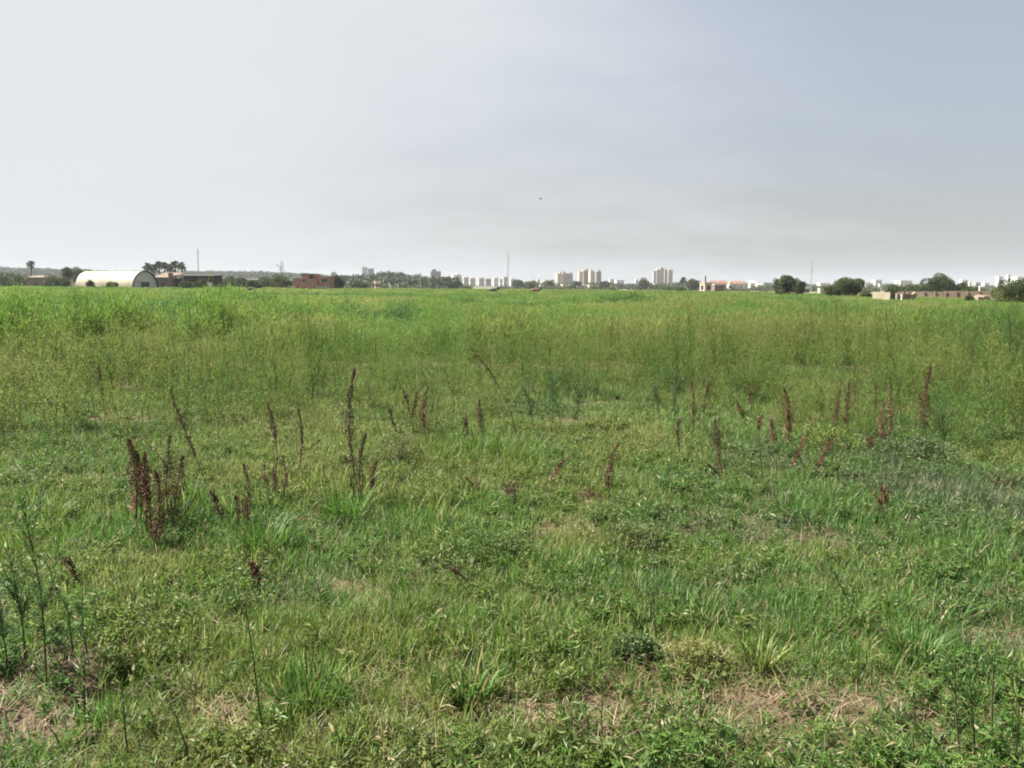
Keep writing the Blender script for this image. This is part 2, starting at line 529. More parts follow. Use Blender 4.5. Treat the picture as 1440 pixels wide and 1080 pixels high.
def straw_mesh(k):
    r = np.random.default_rng(300 + k); b = MB(); n = 34
    rr = 0.13 * np.sqrt(r.random(n)); a = r.uniform(0, 2 * PI, n)
    base = np.stack([rr * np.cos(a), rr * np.sin(a), r.uniform(0.0, 0.03, n)], 1)
    b.blades(base, r.uniform(0, 2 * PI, n), r.normal(1.25, 0.25, n), r.normal(0.3, 0.25, n), r.uniform(0.03, 0.11, n), r.uniform(0.0018, 0.0036, n), r, v=r.random(n))
    return b.mesh('straw_mat', M_STRAW)


def herb_mesh(k):
    """low branching herb with small narrow-oval leaves"""
    r = np.random.default_rng(400 + k); b = MB()
    for s in range(7):
        a = r.uniform(0, 2 * PI); ln = r.uniform(0.05, 0.13); le = r.uniform(0.2, 0.9)
        d = np.array([math.cos(a) * math.sin(le), math.sin(a) * math.sin(le), math.cos(le)])
        p0 = np.array([r.normal(0, .015), r.normal(0, .015), 0]); p1 = p0 + d * ln
        b.tube([p0, p1], [0.0014, 0.0009], 3, v=0.4, dry=0.25)
        n = 11
        t = np.linspace(0.2, 1, n)[:, None]
        ps = p0 + (p1 - p0) * t
        dr = d * 0.5 + r.normal(0, 0.7, (n, 3)); dr[:, 2] = np.abs(dr[:, 2]) * 0.7
        big = 1.25 if k % 2 else 1.0
        b.leaves(ps, dr, r.uniform(0.014, 0.036, n) * big, r.uniform(0.006, 0.011, n), r, v=r.random(n), dry=np.where(r.random(n) < .06, .8, .15 if k > 1 else .04))
    return b.mesh('low_herb', M_GRASS)


def pix(x, y):
    """photo pixel of ground points (used to follow the photograph's patches on the ground)"""
    Rt = np.array(R3.transposed())
    P = np.stack([x, y, np.full_like(x, -CAM_H)], -1) @ Rt.T
    return 720 + F * P[..., 0] / -P[..., 2], 540 - F * P[..., 1] / -P[..., 2]


# patches of taller lush grass: centre px, radius in metres
LUSH = [(430, 930, .45), (560, 980, .4), (380, 740, .7), (600, 720, .8), (470, 700, .6), (1060, 890, .3), (780, 950, .25),
        (1150, 870, .35), (1250, 880, .4), (680, 650, .9), (310, 790, .35), (120, 1000, .3), (1330, 930, .4), (880, 850, .4), (1000, 800, .5),
        (150, 760, .7), (60, 760, .6), (230, 720, .6), (1390, 800, .5), (740, 800, .5), (640, 880, .4), (500, 880, .35), (1180, 740, .6), (420, 1040, .3), (300, 900, .4)]
LUSH = [(ground(a, b_), c) for a, b_, c in LUSH]


def lush(x, y):
    s = np.zeros_like(x)
    jx = x + (fbm(x, y, 0.4, 31) - .5) * .5; jy = y + (fbm(x, y, 0.4, 32) - .5) * .5
    for p, r in LUSH:
        s = np.maximum(s, 1 - sstep(0.5, 1.2, np.hypot(jx - p.x, jy - p.y) / r))
    return s


def weed_edge(x, y):
    """distance beyond the front edge of the tall weeds (metres, negative = in front)"""
    u = x / np.maximum(y, 0.1) * 1130 + 720
    e = np.interp(u, [-200, 60, 240, 330, 480, 640, 720, 860, 960, 1060, 1300, 1440, 1600],
                  [7.2, 7.3, 7.6, 8.8, 9.4, 9.0, 9.2, 10.6, 9.6, 9.6, 9.0, 7.6, 7.0])
    return np.hypot(x, y) - e + (fbm(x, y, 1.6, 41) - 0.5) * 2.4


def near_tint(x, y):
    t = 0.60 + (fbm(x, y, 1.1, 51) - 0.5) * 1.1 + (fbm(x, y, 0.3, 54) - 0.5) * 0.5
    u, v = pix(x, y)
    t = t - 0.16 * sstep(700, 1300, u) * sstep(560, 700, v) + 0.08 * (1 - sstep(350, 650, u)) * (1 - sstep(700, 900, v))
    return np.clip(t, 0, 1)


LAWN = [lawn_mesh(k) for k in range(5)]; TALLG = [tall_grass_mesh(k) for k in range(5)]
STRAW = [straw_mesh(k) for k in range(3)]; HERB = [herb_mesh(k) for k in range(5)]


def rots(n, r, tilt=0.12):
    return np.stack([r.normal(0, tilt, n), r.normal(0, tilt, n), r.uniform(0, 2 * PI, n)], 1)


def near_grass():
    r = np.random.default_rng(11)
    Xs, Ys, I, S, T = [], [], [], [], []
    # lawn
    for (y0, y1, dens) in ((1.7, 5.0, 230), (5.0, 9.0, 170), (9.0, 15.0, 70)):
        x, y = wedge(dens, y0, y1, r)
        keep = r.random(len(x)) < (1 - 0.72 * bare(x, y)) * (0.45 + 1.1 * fbm(x, y, 0.5, 61))
        x, y = x[keep], y[keep]; n = len(x)
        Xs.append(x); Ys.append(y); I.append(r.integers(0, 5, n)); S.append((0.45 + 0.9 * fbm(x, y, 0.8, 62) * r.uniform(.7, 1.3, n)) * (1 + 0.05 * y)); T.append(near_tint(x, y) + r.normal(0, .06, n))
        x, y = wedge(dens * 0.42, y0, y1, r)
        L = lush(x, y)
        keep = r.random(len(x)) < (0.045 + 0.9 * L) * (1 - 0.97 * bare(x, y))
        x, y, L = x[keep], y[keep], L[keep]; n = len(x)
        Xs.append(x); Ys.append(y); I.append(r.integers(5, 10, n)); S.append((0.55 + 0.65 * L) * r.uniform(.7, 1.25, n) * (.85 + .35 * sstep(4, 6.5, y))); T.append(near_tint(x, y) * 0.7 + 0.17 + r.normal(0, .07, n))
        # herbs
        x, y = wedge(dens * 0.75, y0, y1, r)
        keep = r.random(len(x)) < (0.16 + sstep(0.40, 0.60, fbm(x, y, 0.7, 63))) * (1 - 0.88 * bare(x, y))
        x, y = x[keep], y[keep]; n = len(x)
        Xs.append(x); Ys.append(y); I.append(r.integers(13, 18, n)); S.append(r.uniform(.6, 1.35, n)); T.append(near_tint(x, y) * 0.7 + 0.13 + r.normal(0, .08, n))
        # straw
        x, y = wedge(dens * 0.55, y0, y1, r)
        keep = r.random(len(x)) < 0.22 + 0.45 * bare(x, y) + 0.4 * sstep(0.55, 0.75, fbm(x, y, 0.7, 64))
        x, y = x[keep], y[keep]; n = len(x)
        Xs.append(x); Ys.append(y); I.append(r.integers(10, 13, n)); S.append(r.uniform(.6, 1.3, n)); T.append(np.clip(r.normal(.5, .3, n), 0, 1))
    x = np.concatenate(Xs); y = np.concatenate(Ys); i = np.concatenate(I); s = np.concatenate(S); t = np.clip(np.concatenate(T), 0, 1)
    for nm, lab, lo, hi in (('short_grass', 'short green grass carpeting the foreground of the field', 0, 10),
                            ('straw_litter', 'dry straw lying between the grass and on bare soil', 10, 13),
                            ('low_herbs', 'small leafy herbs mixed into the foreground grass', 13, 18)):
        k = (i >= lo) & (i < hi)
        ms = (LAWN + TALLG + STRAW + HERB)[lo:hi]
        n = k.sum()
        sc = np.repeat(s[k][:, None], 3, 1)
        scatter(nm, lab, ms, np.stack([x[k], y[k], gh(x[k], y[k])], 1), rots(n, r), sc, i[k] - lo, t[k])


near_grass()


def clods():
    r = np.random.default_rng(19); ms = []
    m = surf_mat('soil_clod', (.14, .098, .066), (.075, .050, .034), 40, .95, .15, .5)
    for k in range(4):
        b = MB(); n_, m_ = 7, 5; V = []
        for j in range(m_ + 1):
            for i in range(n_):
                th = PI * j / m_; ph = 2 * PI * i / n_
                rr = 1 + r.normal(0, .17)
                V.append((rr * math.sin(th) * math.cos(ph), rr * math.sin(th) * math.sin(ph) * .85, rr * math.cos(th) * .65))
        b.add(V, [[[j * n_ + i, (j + 1) * n_ + i, (j + 1) * n_ + (i + 1) % n_, j * n_ + (i + 1) % n_] for j in range(m_) for i in range(n_)]])
        ms.append(b.mesh('soil_clod', m))
    x, y = wedge(700, 1.9, 6.0, r)
    k = r.random(len(x)) < .55 * bare(x, y) ** 1.5 * (.3 + fbm(x, y, .2, 95))
    x, y = x[k], y[k]; n = len(x)
    s_ = np.exp(r.normal(math.log(.007), .55, n))
    scatter('soil_clods', 'crumbs of reddish soil on the bare patches', ms, np.stack([x, y, gh(x, y) + s_ * .2], 1), rots(n, r, .5), np.repeat(s_[:, None], 3, 1), r.integers(0, 4, n), np.zeros(n))


clods()


# ------------------------------------------------------------------ tall weeds
def weed_mesh(k):
    """feathery upright weed about 1 m: ascending branches with narrow leaves and fine flower sprays"""
    r = np.random.default_rng(500 + k); b = MB()
    H = 1.0
    lean = r.normal(0, 0.10, 2)

    def stem(t): return np.array([lean[0] * t * t, lean[1] * t * t, H * t])
    b.tube([stem(t) for t in np.linspace(0, 1, 5)], np.linspace(0.0042, 0.0012, 5), 3, v=0.35, dry=0.35)
    nb = 22
    for i in range(nb):
        t = 0.12 + 0.86 * (i + r.random()) / nb
        a = i * 2.4 + r.normal(0, .4)
        ln = (0.36 * (1 - t) ** 0.7 + 0.07) * r.uniform(.7, 1.2)
        el = r.uniform(0.85, 1.25)
        d = np.array([math.cos(a) * math.cos(el), math.sin(a) * math.cos(el), math.sin(el)])
        p0 = stem(t); p1 = p0 + d * ln
        b.tube([p0, p1], [0.0018, 0.0008], 3, v=0.4, dry=0.15)
        n = 10
        tt = np.linspace(0.05, 1, n)[:, None]
        ps = p0 + (p1 - p0) * tt
        dr = d * 0.8 + r.normal(0, 0.55, (n, 3))
        top = t > 0.55
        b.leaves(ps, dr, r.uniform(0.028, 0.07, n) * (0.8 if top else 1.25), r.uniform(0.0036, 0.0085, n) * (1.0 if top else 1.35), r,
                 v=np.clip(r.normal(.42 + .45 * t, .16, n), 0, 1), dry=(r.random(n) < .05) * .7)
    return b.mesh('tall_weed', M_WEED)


def clump_mesh(k, leafL, leafW, n, rad):
    """several weed stems seen from farther off: wider clump, larger sprays"""
    r = np.random.default_rng(600 + k); b = MB()
    ns = 9
    for s in range(ns):
        c = rad * np.sqrt(r.random()) * np.array([math.cos(s * 2.4), math.sin(s * 2.4)])
        h = r.uniform(0.72, 1.08)
        ln = r.normal(0, 0.08, 2)
        m = n // ns
        t = r.random(m) ** 0.75
        spread = rad * 0.42 * (1.05 - 0.72 * t)
        ps = np.stack([c[0] + ln[0] * t + r.normal(0, 1, m) * spread * .6, c[1] + ln[1] * t + r.normal(0, 1, m) * spread * .6, t * h - leafL * .4], 1)
        ps[:, 2] = np.maximum(ps[:, 2], 0.0)
        dr = np.stack([r.normal(0, .42, m), r.normal(0, .42, m), np.ones(m)], 1)
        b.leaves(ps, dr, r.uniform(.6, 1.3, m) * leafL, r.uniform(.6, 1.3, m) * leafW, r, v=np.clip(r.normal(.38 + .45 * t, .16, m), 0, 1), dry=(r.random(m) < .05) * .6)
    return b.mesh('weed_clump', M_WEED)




def wiry_mesh(k):
    """sparse dry-stemmed weed with a few wand-like branches"""
    r = np.random.default_rng(700 + k); b = MB()
    lean = r.normal(0, .16, 2)
    P = np.array([[lean[0] * t * t, lean[1] * t * t, t] for t in np.linspace(0, 1, 6)])
    b.tube(P, np.linspace(.005, .0015, 6), 3, v=.3, dry=.85)
    for i in range(9):
        t = r.uniform(.3, .9); j = int(t * 5); a = r.uniform(0, 6.28); el = r.uniform(.8, 1.3)
        d = np.array([math.cos(a) * math.cos(el), math.sin(a) * math.cos(el), math.sin(el)])
        q = P[j] + d * r.uniform(.12, .34)
        b.tube([P[j], q], [.0022, .0009], 3, v=.35, dry=.6)
        n = 12; tt = r.random(n)[:, None]
        b.leaves(P[j] + (q - P[j]) * tt, d + r.normal(0, .4, (n, 3)), r.uniform(.012, .03, n), r.uniform(.003, .006, n), r, v=r.random(n), dry=r.random(n) * .5)
    return b.mesh('wiry_weed', M_WEED)


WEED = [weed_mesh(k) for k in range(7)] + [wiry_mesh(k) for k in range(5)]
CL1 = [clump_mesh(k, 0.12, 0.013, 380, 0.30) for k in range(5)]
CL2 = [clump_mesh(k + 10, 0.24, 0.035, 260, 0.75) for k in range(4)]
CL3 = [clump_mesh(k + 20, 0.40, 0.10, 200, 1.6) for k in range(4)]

# taller dense stands (base px, base py, half width px, extra height, tint shift, gap in front m)
STANDS = [(40, 503, 110, .62, -.45, 9), (285, 495, 50, .45, -.45, 8), (365, 488, 36, .35, -.42, 6), (190, 474, 150, .25, -.20, 3),  # dark tints mix greener species with shade painted onto the mound fronts
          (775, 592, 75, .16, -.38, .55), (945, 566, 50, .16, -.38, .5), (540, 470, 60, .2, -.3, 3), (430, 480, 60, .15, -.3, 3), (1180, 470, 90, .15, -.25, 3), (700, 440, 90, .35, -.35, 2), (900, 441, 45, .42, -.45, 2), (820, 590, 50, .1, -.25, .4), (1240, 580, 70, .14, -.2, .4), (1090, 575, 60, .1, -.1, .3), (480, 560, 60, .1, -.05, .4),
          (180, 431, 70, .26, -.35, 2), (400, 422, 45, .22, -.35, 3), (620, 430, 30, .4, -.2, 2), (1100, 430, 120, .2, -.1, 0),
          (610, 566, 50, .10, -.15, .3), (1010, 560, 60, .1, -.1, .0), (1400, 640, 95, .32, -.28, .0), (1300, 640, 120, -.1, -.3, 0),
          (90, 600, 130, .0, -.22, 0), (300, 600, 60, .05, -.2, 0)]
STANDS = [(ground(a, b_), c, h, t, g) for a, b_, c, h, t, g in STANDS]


def stand_fields(x, y):
    dh = np.zeros_like(x); dt = np.zeros_like(x); gap = np.zeros_like(x)
    jx = x + (fbm(x, y, 1.2, 71) - .5) * 1.0; jy = y + (fbm(x, y, 1.2, 72) - .5) * 1.0
    for p, wpx, h, t, g in STANDS:
        w = wpx / F * p.y; dep = max(1.2, min(w, 0.12 * p.y))
        s = (1 - sstep(.6, 1.15, np.abs(jx - p.x) / w)) * sstep(-.4, .3, jy - p.y) * (1 - sstep(dep, dep * 2.2, jy - p.y))
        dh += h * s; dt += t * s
        if g:
            gg = (1 - sstep(.6, 1.1, np.abs(jx - p.x) / w)) * sstep(-g - .4, -g + .2, jy - p.y) * (1 - sstep(-.3, .1, jy - p.y))
            gap = np.maximum(gap, gg)
    return dh, dt, gap


def weeds():
    r = np.random.default_rng(13)

    def common(x, y):
        e = weed_edge(x, y); dh, dt, gap = stand_fields(x, y)
        h = 0.33 + 0.43 * sstep(-0.3, 3.4, e) + (fbm(x, y, 2.4, 81) - 0.5) * 0.85 * sstep(0, 4, e) + (fbm(x, y, 9, 87) - .5) * 0.95 * sstep(2, 9, e) + dh
        d = np.hypot(x, y)
        u = x / np.maximum(y, .1) * 1130 + 720
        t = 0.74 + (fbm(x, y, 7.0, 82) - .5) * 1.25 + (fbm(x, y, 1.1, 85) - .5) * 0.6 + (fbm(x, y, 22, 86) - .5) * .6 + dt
        t = t + 0.20 * (1 - sstep(2.5, 8.0, e)) - 0.16 * sstep(1150, 1440, u) * (1 - sstep(25, 50, d))
        t = t - 0.12 * (1 - sstep(150, 500, u)) * sstep(12, 18, d) - 0.06 * sstep(45, 110, d)
        h = h * (1 - .30 * sstep(28, 65, d)) * (1 - .22 * sstep(1000, 1250, u) * sstep(30, 60, d))
        return e, gap * .55, np.clip(h * (1 - .50 * gap), 0.12, 1.7), t

    # near band: whole plants
    x, y = wedge(25, 6.5, 19, r)
    e, gap, h, t = common(x, y)
    dens = sstep(-0.9, 1.0, e) * (0.16 + 1.15 * sstep(.34, .60, fbm(x, y, 1.0, 83))) * (1 - 0.9 * gap)
    k = (r.random(len(x)) < dens)
    x, y, h, t = x[k], y[k], h[k], t[k]; n = len(x)
    hh = h * r.uniform(.65, 1.32, n)
    sc = np.stack([0.55 + 0.4 * hh, 0.55 + 0.4 * hh, hh], 1)
    wiry = r.random(n) < 0.07 + 0.16 * sstep(.5, .68, fbm(x, y, 1.8, 88))
    kind = np.where(wiry, r.integers(7, 12, n), r.integers(0, 7, n))
    sc[wiry, 2] = np.clip(sc[wiry, 2] * 1.25 + .22, .4, 1.35)
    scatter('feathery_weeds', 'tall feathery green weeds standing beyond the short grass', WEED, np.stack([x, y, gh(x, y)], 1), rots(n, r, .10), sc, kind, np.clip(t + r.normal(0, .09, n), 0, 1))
    # middle band
    P, S, I, T = [], [], [], []
    x, y = wedge(13, 17, 46, r)
    e, gap, h, t = common(x, y)
    k = r.random(len(x)) < (0.45 + 0.9 * fbm(x, y, 2.0, 84)) * (1 - 0.9 * gap) * sstep(16, 19, np.hypot(x, y))
    x, y, h, t = x[k], y[k], h[k], t[k]; n = len(x); hh = h * r.uniform(.75, 1.22, n)
    P.append(np.stack([x, y, gh(x, y)], 1)); S.append(np.stack([.8 + .3 * hh, .8 + .3 * hh, hh], 1)); I.append(r.integers(0, 5, n)); T.append(t + r.normal(0, .08, n))
    x, y = wedge(2.2, 42, 120, r, extra=4)
    e, gap, h, t = common(x, y)
    k = r.random(len(x)) < (0.5 + 0.8 * fbm(x, y, 6.0, 84)) * (1 - 0.8 * gap)
    x, y, h, t = x[k], y[k], h[k], t[k]; n = len(x); hh = h * r.uniform(.8, 1.2, n)
    P.append(np.stack([x, y, gh(x, y)], 1)); S.append(np.stack([np.ones(n), np.ones(n), hh], 1)); I.append(r.integers(5, 9, n)); T.append(t + r.normal(0, .07, n))
    x, y = wedge(0.42, 115, 285, r, extra=10)
    # field ends nearer on the right
    u = x / y * 1130 + 720
    lim = np.interp(u, [-200, 560, 850, 1050, 1200, 1300, 1440, 1700], [262, 285, 270, 210, 150, 128, 95, 85])
    e, gap, h, t = common(x, y)
    k = (y < lim)
    x, y, h, t = x[k], y[k], h[k], t[k]; n = len(x); hh = np.clip(h, .3, .8) * r.uniform(.8, 1.15, n)
    P.append(np.stack([x, y, gh(x, y)], 1)); S.append(np.stack([np.ones(n), np.ones(n), hh], 1)); I.append(r.integers(9, 13, n)); T.append(t + r.normal(0, .06, n))
    P = np.concatenate(P); n = len(P)
    u = P[:, 0] / P[:, 1] * 1130 + 720
    lim = np.interp(u, [-200, 560, 850, 1050, 1200, 1300, 1440, 1700], [262, 285, 270, 210, 150, 128, 95, 85])
    k = P[:, 1] < lim
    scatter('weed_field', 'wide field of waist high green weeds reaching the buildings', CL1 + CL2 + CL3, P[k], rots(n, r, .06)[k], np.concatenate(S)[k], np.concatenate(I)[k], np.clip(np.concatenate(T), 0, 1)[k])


weeds()
# ------------------------------------------------------------------ dry dock plants (one thing each)
def curve_pts(p0, p1, n, sag, rng):
    p0 = np.array(p0); p1 = np.array(p1); t = np.linspace(0, 1, n)[:, None]
    L = np.linalg.norm(p1 - p0)
    off = rng.normal(0, 1, 3) * L * sag
    P = p0 + (p1 - p0) * t + off * (4 * t * (1 - t)) + rng.normal(0, .002, (n, 3)) * t
    P[0] = p0
    return P


def dock(label, stems, colour='brown', leaves=3, group='dry brown dock plants'):
    """stems: (base px, base py, tip px, tip py, where the seeds start 0..1, seed head radius m, depth offset of the tip m)"""
    rng = np.random.default_rng(abs(hash_(label)))
    s0 = stems[0]
    g0 = ground(s0[0], s0[1]); g0.z = float(gh(np.array(g0.x), np.array(g0.y)))
    root = thing('dry_dock', label, 'dock plant', g0, 0, group)
    O = np.array(g0)
    for (bx, by, tx, ty, hs, hr, dy) in stems:
        b0 = ground(bx, by); b0.z = float(gh(np.array(b0.x), np.array(b0.y)))
        tip = at(tx, ty, b0.y + dy)
        P = curve_pts(np.array(b0) - O, np.array(tip) - O, 9, 0.05, rng)
        P[0, 2] -= 0.02
        L = np.linalg.norm(P[-1] - P[0])
        mb = MB(); mb.tube(P, np.linspace(0.0052, 0.0018, 9), 5)
        mb.build('stem', M_BSTEM, root)
        # seed head: whorls of papery valves round the stem and its short side branches
        mb = MB()

        def along(t):
            f = np.clip(t, 0, 1) * 8; i = np.minimum(f.astype(int), 7); w = (f - i)[:, None]
            return P[i] * (1 - w) + P[i + 1] * w
        m = int(max(180, L * (1 - hs) * 2300 * (hr / 0.022)))
        t = hs + (1 - hs) * rng.random(m) ** 0.9
        whorl = np.round(t * L / 0.017) * 0.017 / L
        t = np.where(rng.random(m) < .75, whorl + rng.normal(0, .003, m) / L, t)
        prof = np.minimum(1, (1.03 - (t - hs) / (1 - hs)) * 2.2) * np.minimum(1, 0.45 + (t - hs) / (1 - hs) * 4)
        nz = vn(t * L * 16 + s0[0], np.full(m, hr * 900 + bx), 1.0, 4)
        prof *= 0.15 + 1.6 * nz
        keep_ = rng.random(m) < .12 + 1.5 * nz
        prof = prof[keep_]; t = t[keep_]; m = len(t)
        rad = hr * np.sqrt(rng.random(m)) * prof
        a = rng.uniform(0, 2 * PI, m)
        C = along(t)
        off = np.stack([np.cos(a) * rad, np.sin(a) * rad, rng.normal(0, .004, m) - rad * .15], 1)
        dr = np.stack([np.cos(a), np.sin(a), rng.normal(-.3, .6, m)], 1)
        mb.leaves(C + off, dr, rng.uniform(.006, .012, m), rng.uniform(.005, .010, m), rng, v=rng.random(m))
        ax = (P[-1] - P[0]) / L
        for k in range(int(4 + L * (1 - hs) * 13)):
            tb = np.array([hs + (1 - hs) * rng.random() * 0.7]); c = along(tb)[0]
            aa = rng.uniform(0, 2 * PI); q = c + (ax * 1.0 + np.array([math.cos(aa), math.sin(aa), .2]) * rng.uniform(.3, .8)) * rng.uniform(.05, .17) * hr / .022
            mb.tube([c, q], [.0014, .0008], 3, v=.2)
            mm = 34; tt = rng.random(mm)[:, None]
            pp = c + (q - c) * tt + rng.normal(0, hr * .28, (mm, 3))
            mb.leaves(pp, rng.normal(0, 1, (mm, 3)), rng.uniform(.006, .011, mm), rng.uniform(.005, .009, mm), rng, v=rng.random(mm))
        mb.build('seed_head', M_SEED[colour], root)
    for k in range(leaves):                      # shrivelled basal leaves
        mb = MB(); a = rng.uniform(0, 2 * PI)
        ln = rng.uniform(.10, .2)
        mb.blades(np.array([[0, 0, .02 + .05 * k]]), np.array([a]), np.array([.7]), np.array([1.3]), np.array([ln]), np.array([.022]), rng, v=.5)
        mb.build('leaf', M_SEED['tan'], root)
    return root


def hash_(s):
    h = 7
    for c in s: h = (h * 31 + ord(c)) % 1000003
    return h


B = 0.022
dock('broad dry dock with thick red-brown heads left of the leaning stalk',
     [(190, 745, 181, 616, .24, .036, .0), (195, 748, 191, 634, .3, .030, .05), (204, 750, 204, 636, .3, .028, -.05), (212, 762, 199, 668, .12, .034, -.1), (213, 765, 219, 662, .15, .034, -.15)], 'brown', 4)
dock('greyish dry dock head right behind the broad red-brown clump', [(236, 735, 239, 612, .45, B, .1)], 'dark', 2)
dock('reddish dry dock leaning right beside the broad left clump', [(243, 745, 257, 640, .3, .040, .0)], 'red', 2)
dock('small dark dock twig lying toward the right at the foot of the broad left clump', [(240, 745, 276, 697, .3, .014, .1)], 'dark', 0)
dock('long thin stalk leaning far left with sparse seeds above the broad brown clump', [(300, 700, 240, 549, .40, .014, .3)], 'brown', 0)
dock('short dark dock head tilted left between the broad clump and the twin heads', [(318, 750, 296, 690, .2, .022, .0)], 'dark', 1)
dock('twin dry dock heads, one tall and one low, in green grass', [(338, 748, 343, 652, .25, .024, .0), (334, 752, 331, 697, .1, .024, .0)], 'brown', 2)
dock('thin pale stalk with one small dark knot of seeds near its top', [(383, 690, 377, 568, .62, .016, .1)], 'dark', 1)
dock('dark dock whose broken top bends down to the right', [(414, 672, 419, 574, .3, .014, .0), (421, 640, 452, 617, .0, .010, .0)], 'dark', 1)
dock('loose bunch of dull brown twigs left of the tallest dock', [(388, 715, 384, 655, .25, .016, .0), (391, 716, 397, 640, .35, .012, .0), (386, 716, 372, 650, .4, .010, .0)], 'tan', 2)
dock('tallest dark dock in the field, a straight narrow spike of seeds', [(509, 712, 499, 518, .25, .026, .0), (512, 714, 514, 610, .2, .024, -.1)], 'dark', 3)
dock('small bright red dock head just right of the tallest dock', [(524, 705, 530, 648, .3, .022, .0)], 'red', 1)
dock('tiny dark dock leaning left at the foot of the tallest dock', [(504, 725, 491, 665, .35, .010, .0)], 'dark', 0)
dock('short black seed stick leaning left in bright grass left of the tallest dock', [(497, 668, 484, 640, .1, .012, .0)], 'dark', 0)
dock('small dark head high among the weeds right of the tallest dock', [(571, 625, 567, 548, .6, .020, .0)], 'dark', 0)
dock('faint dark twig leaning left beside the small dark head among the weeds', [(560, 620, 546, 570, .4, .012, .0)], 'dark', 0)
dock('blurred dark dock head between two others in the middle weeds', [(587, 625, 588, 550, .55, .020, .0)], 'dark', 0)
dock('ragged brown dock with a tan tip in the middle weeds', [(604, 640, 602, 543, .35, .026, .0)], 'brown', 1)
dock('stubby black dock head in grass left of the dark leaning pair', [(652, 640, 656, 582, .45, .020, .0)], 'dark', 0)
dock('dark pointed dock leaning left before the grey-green hollow', [(682, 640, 674, 562, .35, .026, .0)], 'dark', 1)
dock('red-tinged dock spike with a heap of fallen brown seed heads at its foot', [(860, 705, 871, 620, .2, .022, .0), (862, 700, 815, 697, .05, .026, -.05), (858, 706, 826, 690, .1, .024, .1)], 'red', 1)
dock('slanting dry stalk fallen to the left in the short middle grass', [(758, 692, 802, 640, .15, .016, .1)], 'tan', 1)
dock('thin red dock before the dark hollow right of centre', [(960, 655, 955, 588, .4, .014, .0)], 'red', 1)
dock('leaning dark dock with a folded black heap of stalks at its foot', [(1017, 672, 1005, 590, .15, .030, .0), (1018, 668, 984, 660, .1, .024, -.05), (1014, 672, 996, 652, .1, .022, .0)], 'dark', 2)
dock('slim red-brown dock rising from the dark hollow right of centre', [(974, 622, 973, 536, .35, .022, .0)], 'brown', 2)
dock('thin dark stalk leaning right beside the slim dock in the hollow', [(988, 610, 998, 535, .3, .012, .0)], 'dark', 0)
dock('small brown dock leaning left among pale green herbs', [(1052, 600, 1036, 561, .15, .028, .0)], 'brown', 0)
dock('tiny brown head among weeds above the small leaning dock', [(1055, 600, 1052, 540, .6, .022, .0)], 'brown', 0)
dock('brown dock with a pale scar, left of the bushy green herb', [(1106, 632, 1103, 545, .3, .028, .0), (1110, 632, 1108, 575, .1, .030, .0)], 'brown', 2)
dock('pale brown faded dock low beside the scarred brown dock', [(1086, 640, 1083, 590, .2, .030, .0)], 'tan', 1)
dock('forked reddish dock with two upright heads behind the bushy green herb', [(1178, 618, 1184, 536, .25, .024, .0), (1186, 618, 1194, 536, .25, .024, .0)], 'red', 1)
dock('lone dull dock head among weeds between the forked dock and the pale brown dock', [(1229, 612, 1231, 535, .55, .022, .0)], 'brown', 0)
dock('tall pale brown dock with a drooping lower half', [(1246, 632, 1251, 530, .25, .024, .0), (1250, 634, 1244, 565, .1, .032, .0)], 'tan', 1)
dock('thick dark red dock spike, stoutest and farthest right', [(1307, 628, 1309, 515, .28, .044, .0)], 'red', 2)
dock('brown dock leaning right, left one of a leaning pair in short grass', [(1108, 668, 1139, 604, .25, .022, .0)], 'brown', 1)
dock('brown dock leaning right with a pale broken tip, right one of the leaning pair', [(1140, 680, 1174, 612, .38, .026, .0)], 'brown', 1)
dock('short stubby dock on a pale stalk in blue-green grass', [(1222, 645, 1225, 612, .35, .020, .0)], 'brown', 0)
dock('small branching brown dock standing alone in the short right-hand grass', [(1252, 738, 1240, 682, .15, .026, .0), (1252, 738, 1234, 702, .4, .014, .0)], 'brown', 1)
dock('thin dark stick lying in short grass left of the lone branching dock', [(1212, 712, 1163, 690, .25, .008, .05)], 'dark', 0)
dock('black fallen dock stick in the open grass at centre', [(676, 832, 627, 794, .25, .012, .03)], 'dark', 0)
dock('squat dark maroon clump of seeds in the near left grass', [(357, 826, 354, 788, .1, .026, .0), (354, 826, 362, 800, .1, .024, .0)], 'red', 1)
dock('small dry head pointing left beside the left edge herbs', [(142, 836, 96, 782, .55, .013, .0)], 'brown', 0)
dock('flattened red patch of dead stalks at the right edge', [(1412, 690, 1392, 676, .05, .026, .0), (1400, 692, 1416, 680, .1, .024, .0)], 'red', 0)
dock('low faded reddish bunch of dead stalks in the middle grass', [(665, 705, 655, 672, .15, .026, .0), (668, 706, 672, 676, .2, .022, .0)], 'tan', 1)
dock('low tan bunch of dead stalks right of the faded reddish bunch', [(717, 718, 711, 682, .15, .024, .0), (719, 718, 724, 676, .3, .016, .0)], 'tan', 1)
dock('dull brown dock half hidden in weeds at the right edge', [(1428, 610, 1431, 535, .45, .030, .0)], 'brown', 0)
dock('dim brown stalk among tall weeds left of the long leaning stalk', [(148, 590, 138, 510, .45, .018, .0)], 'brown', 0)
dock('thin brown stalk crossing the weeds above the grey-green hollow', [(728, 620, 660, 488, .55, .007, .3)], 'brown', 0)
dock('upright bare brown stalk in short grass beside the folded dock', [(1073, 690, 1066, 588, .80, .016, .0)], 'brown', 0)


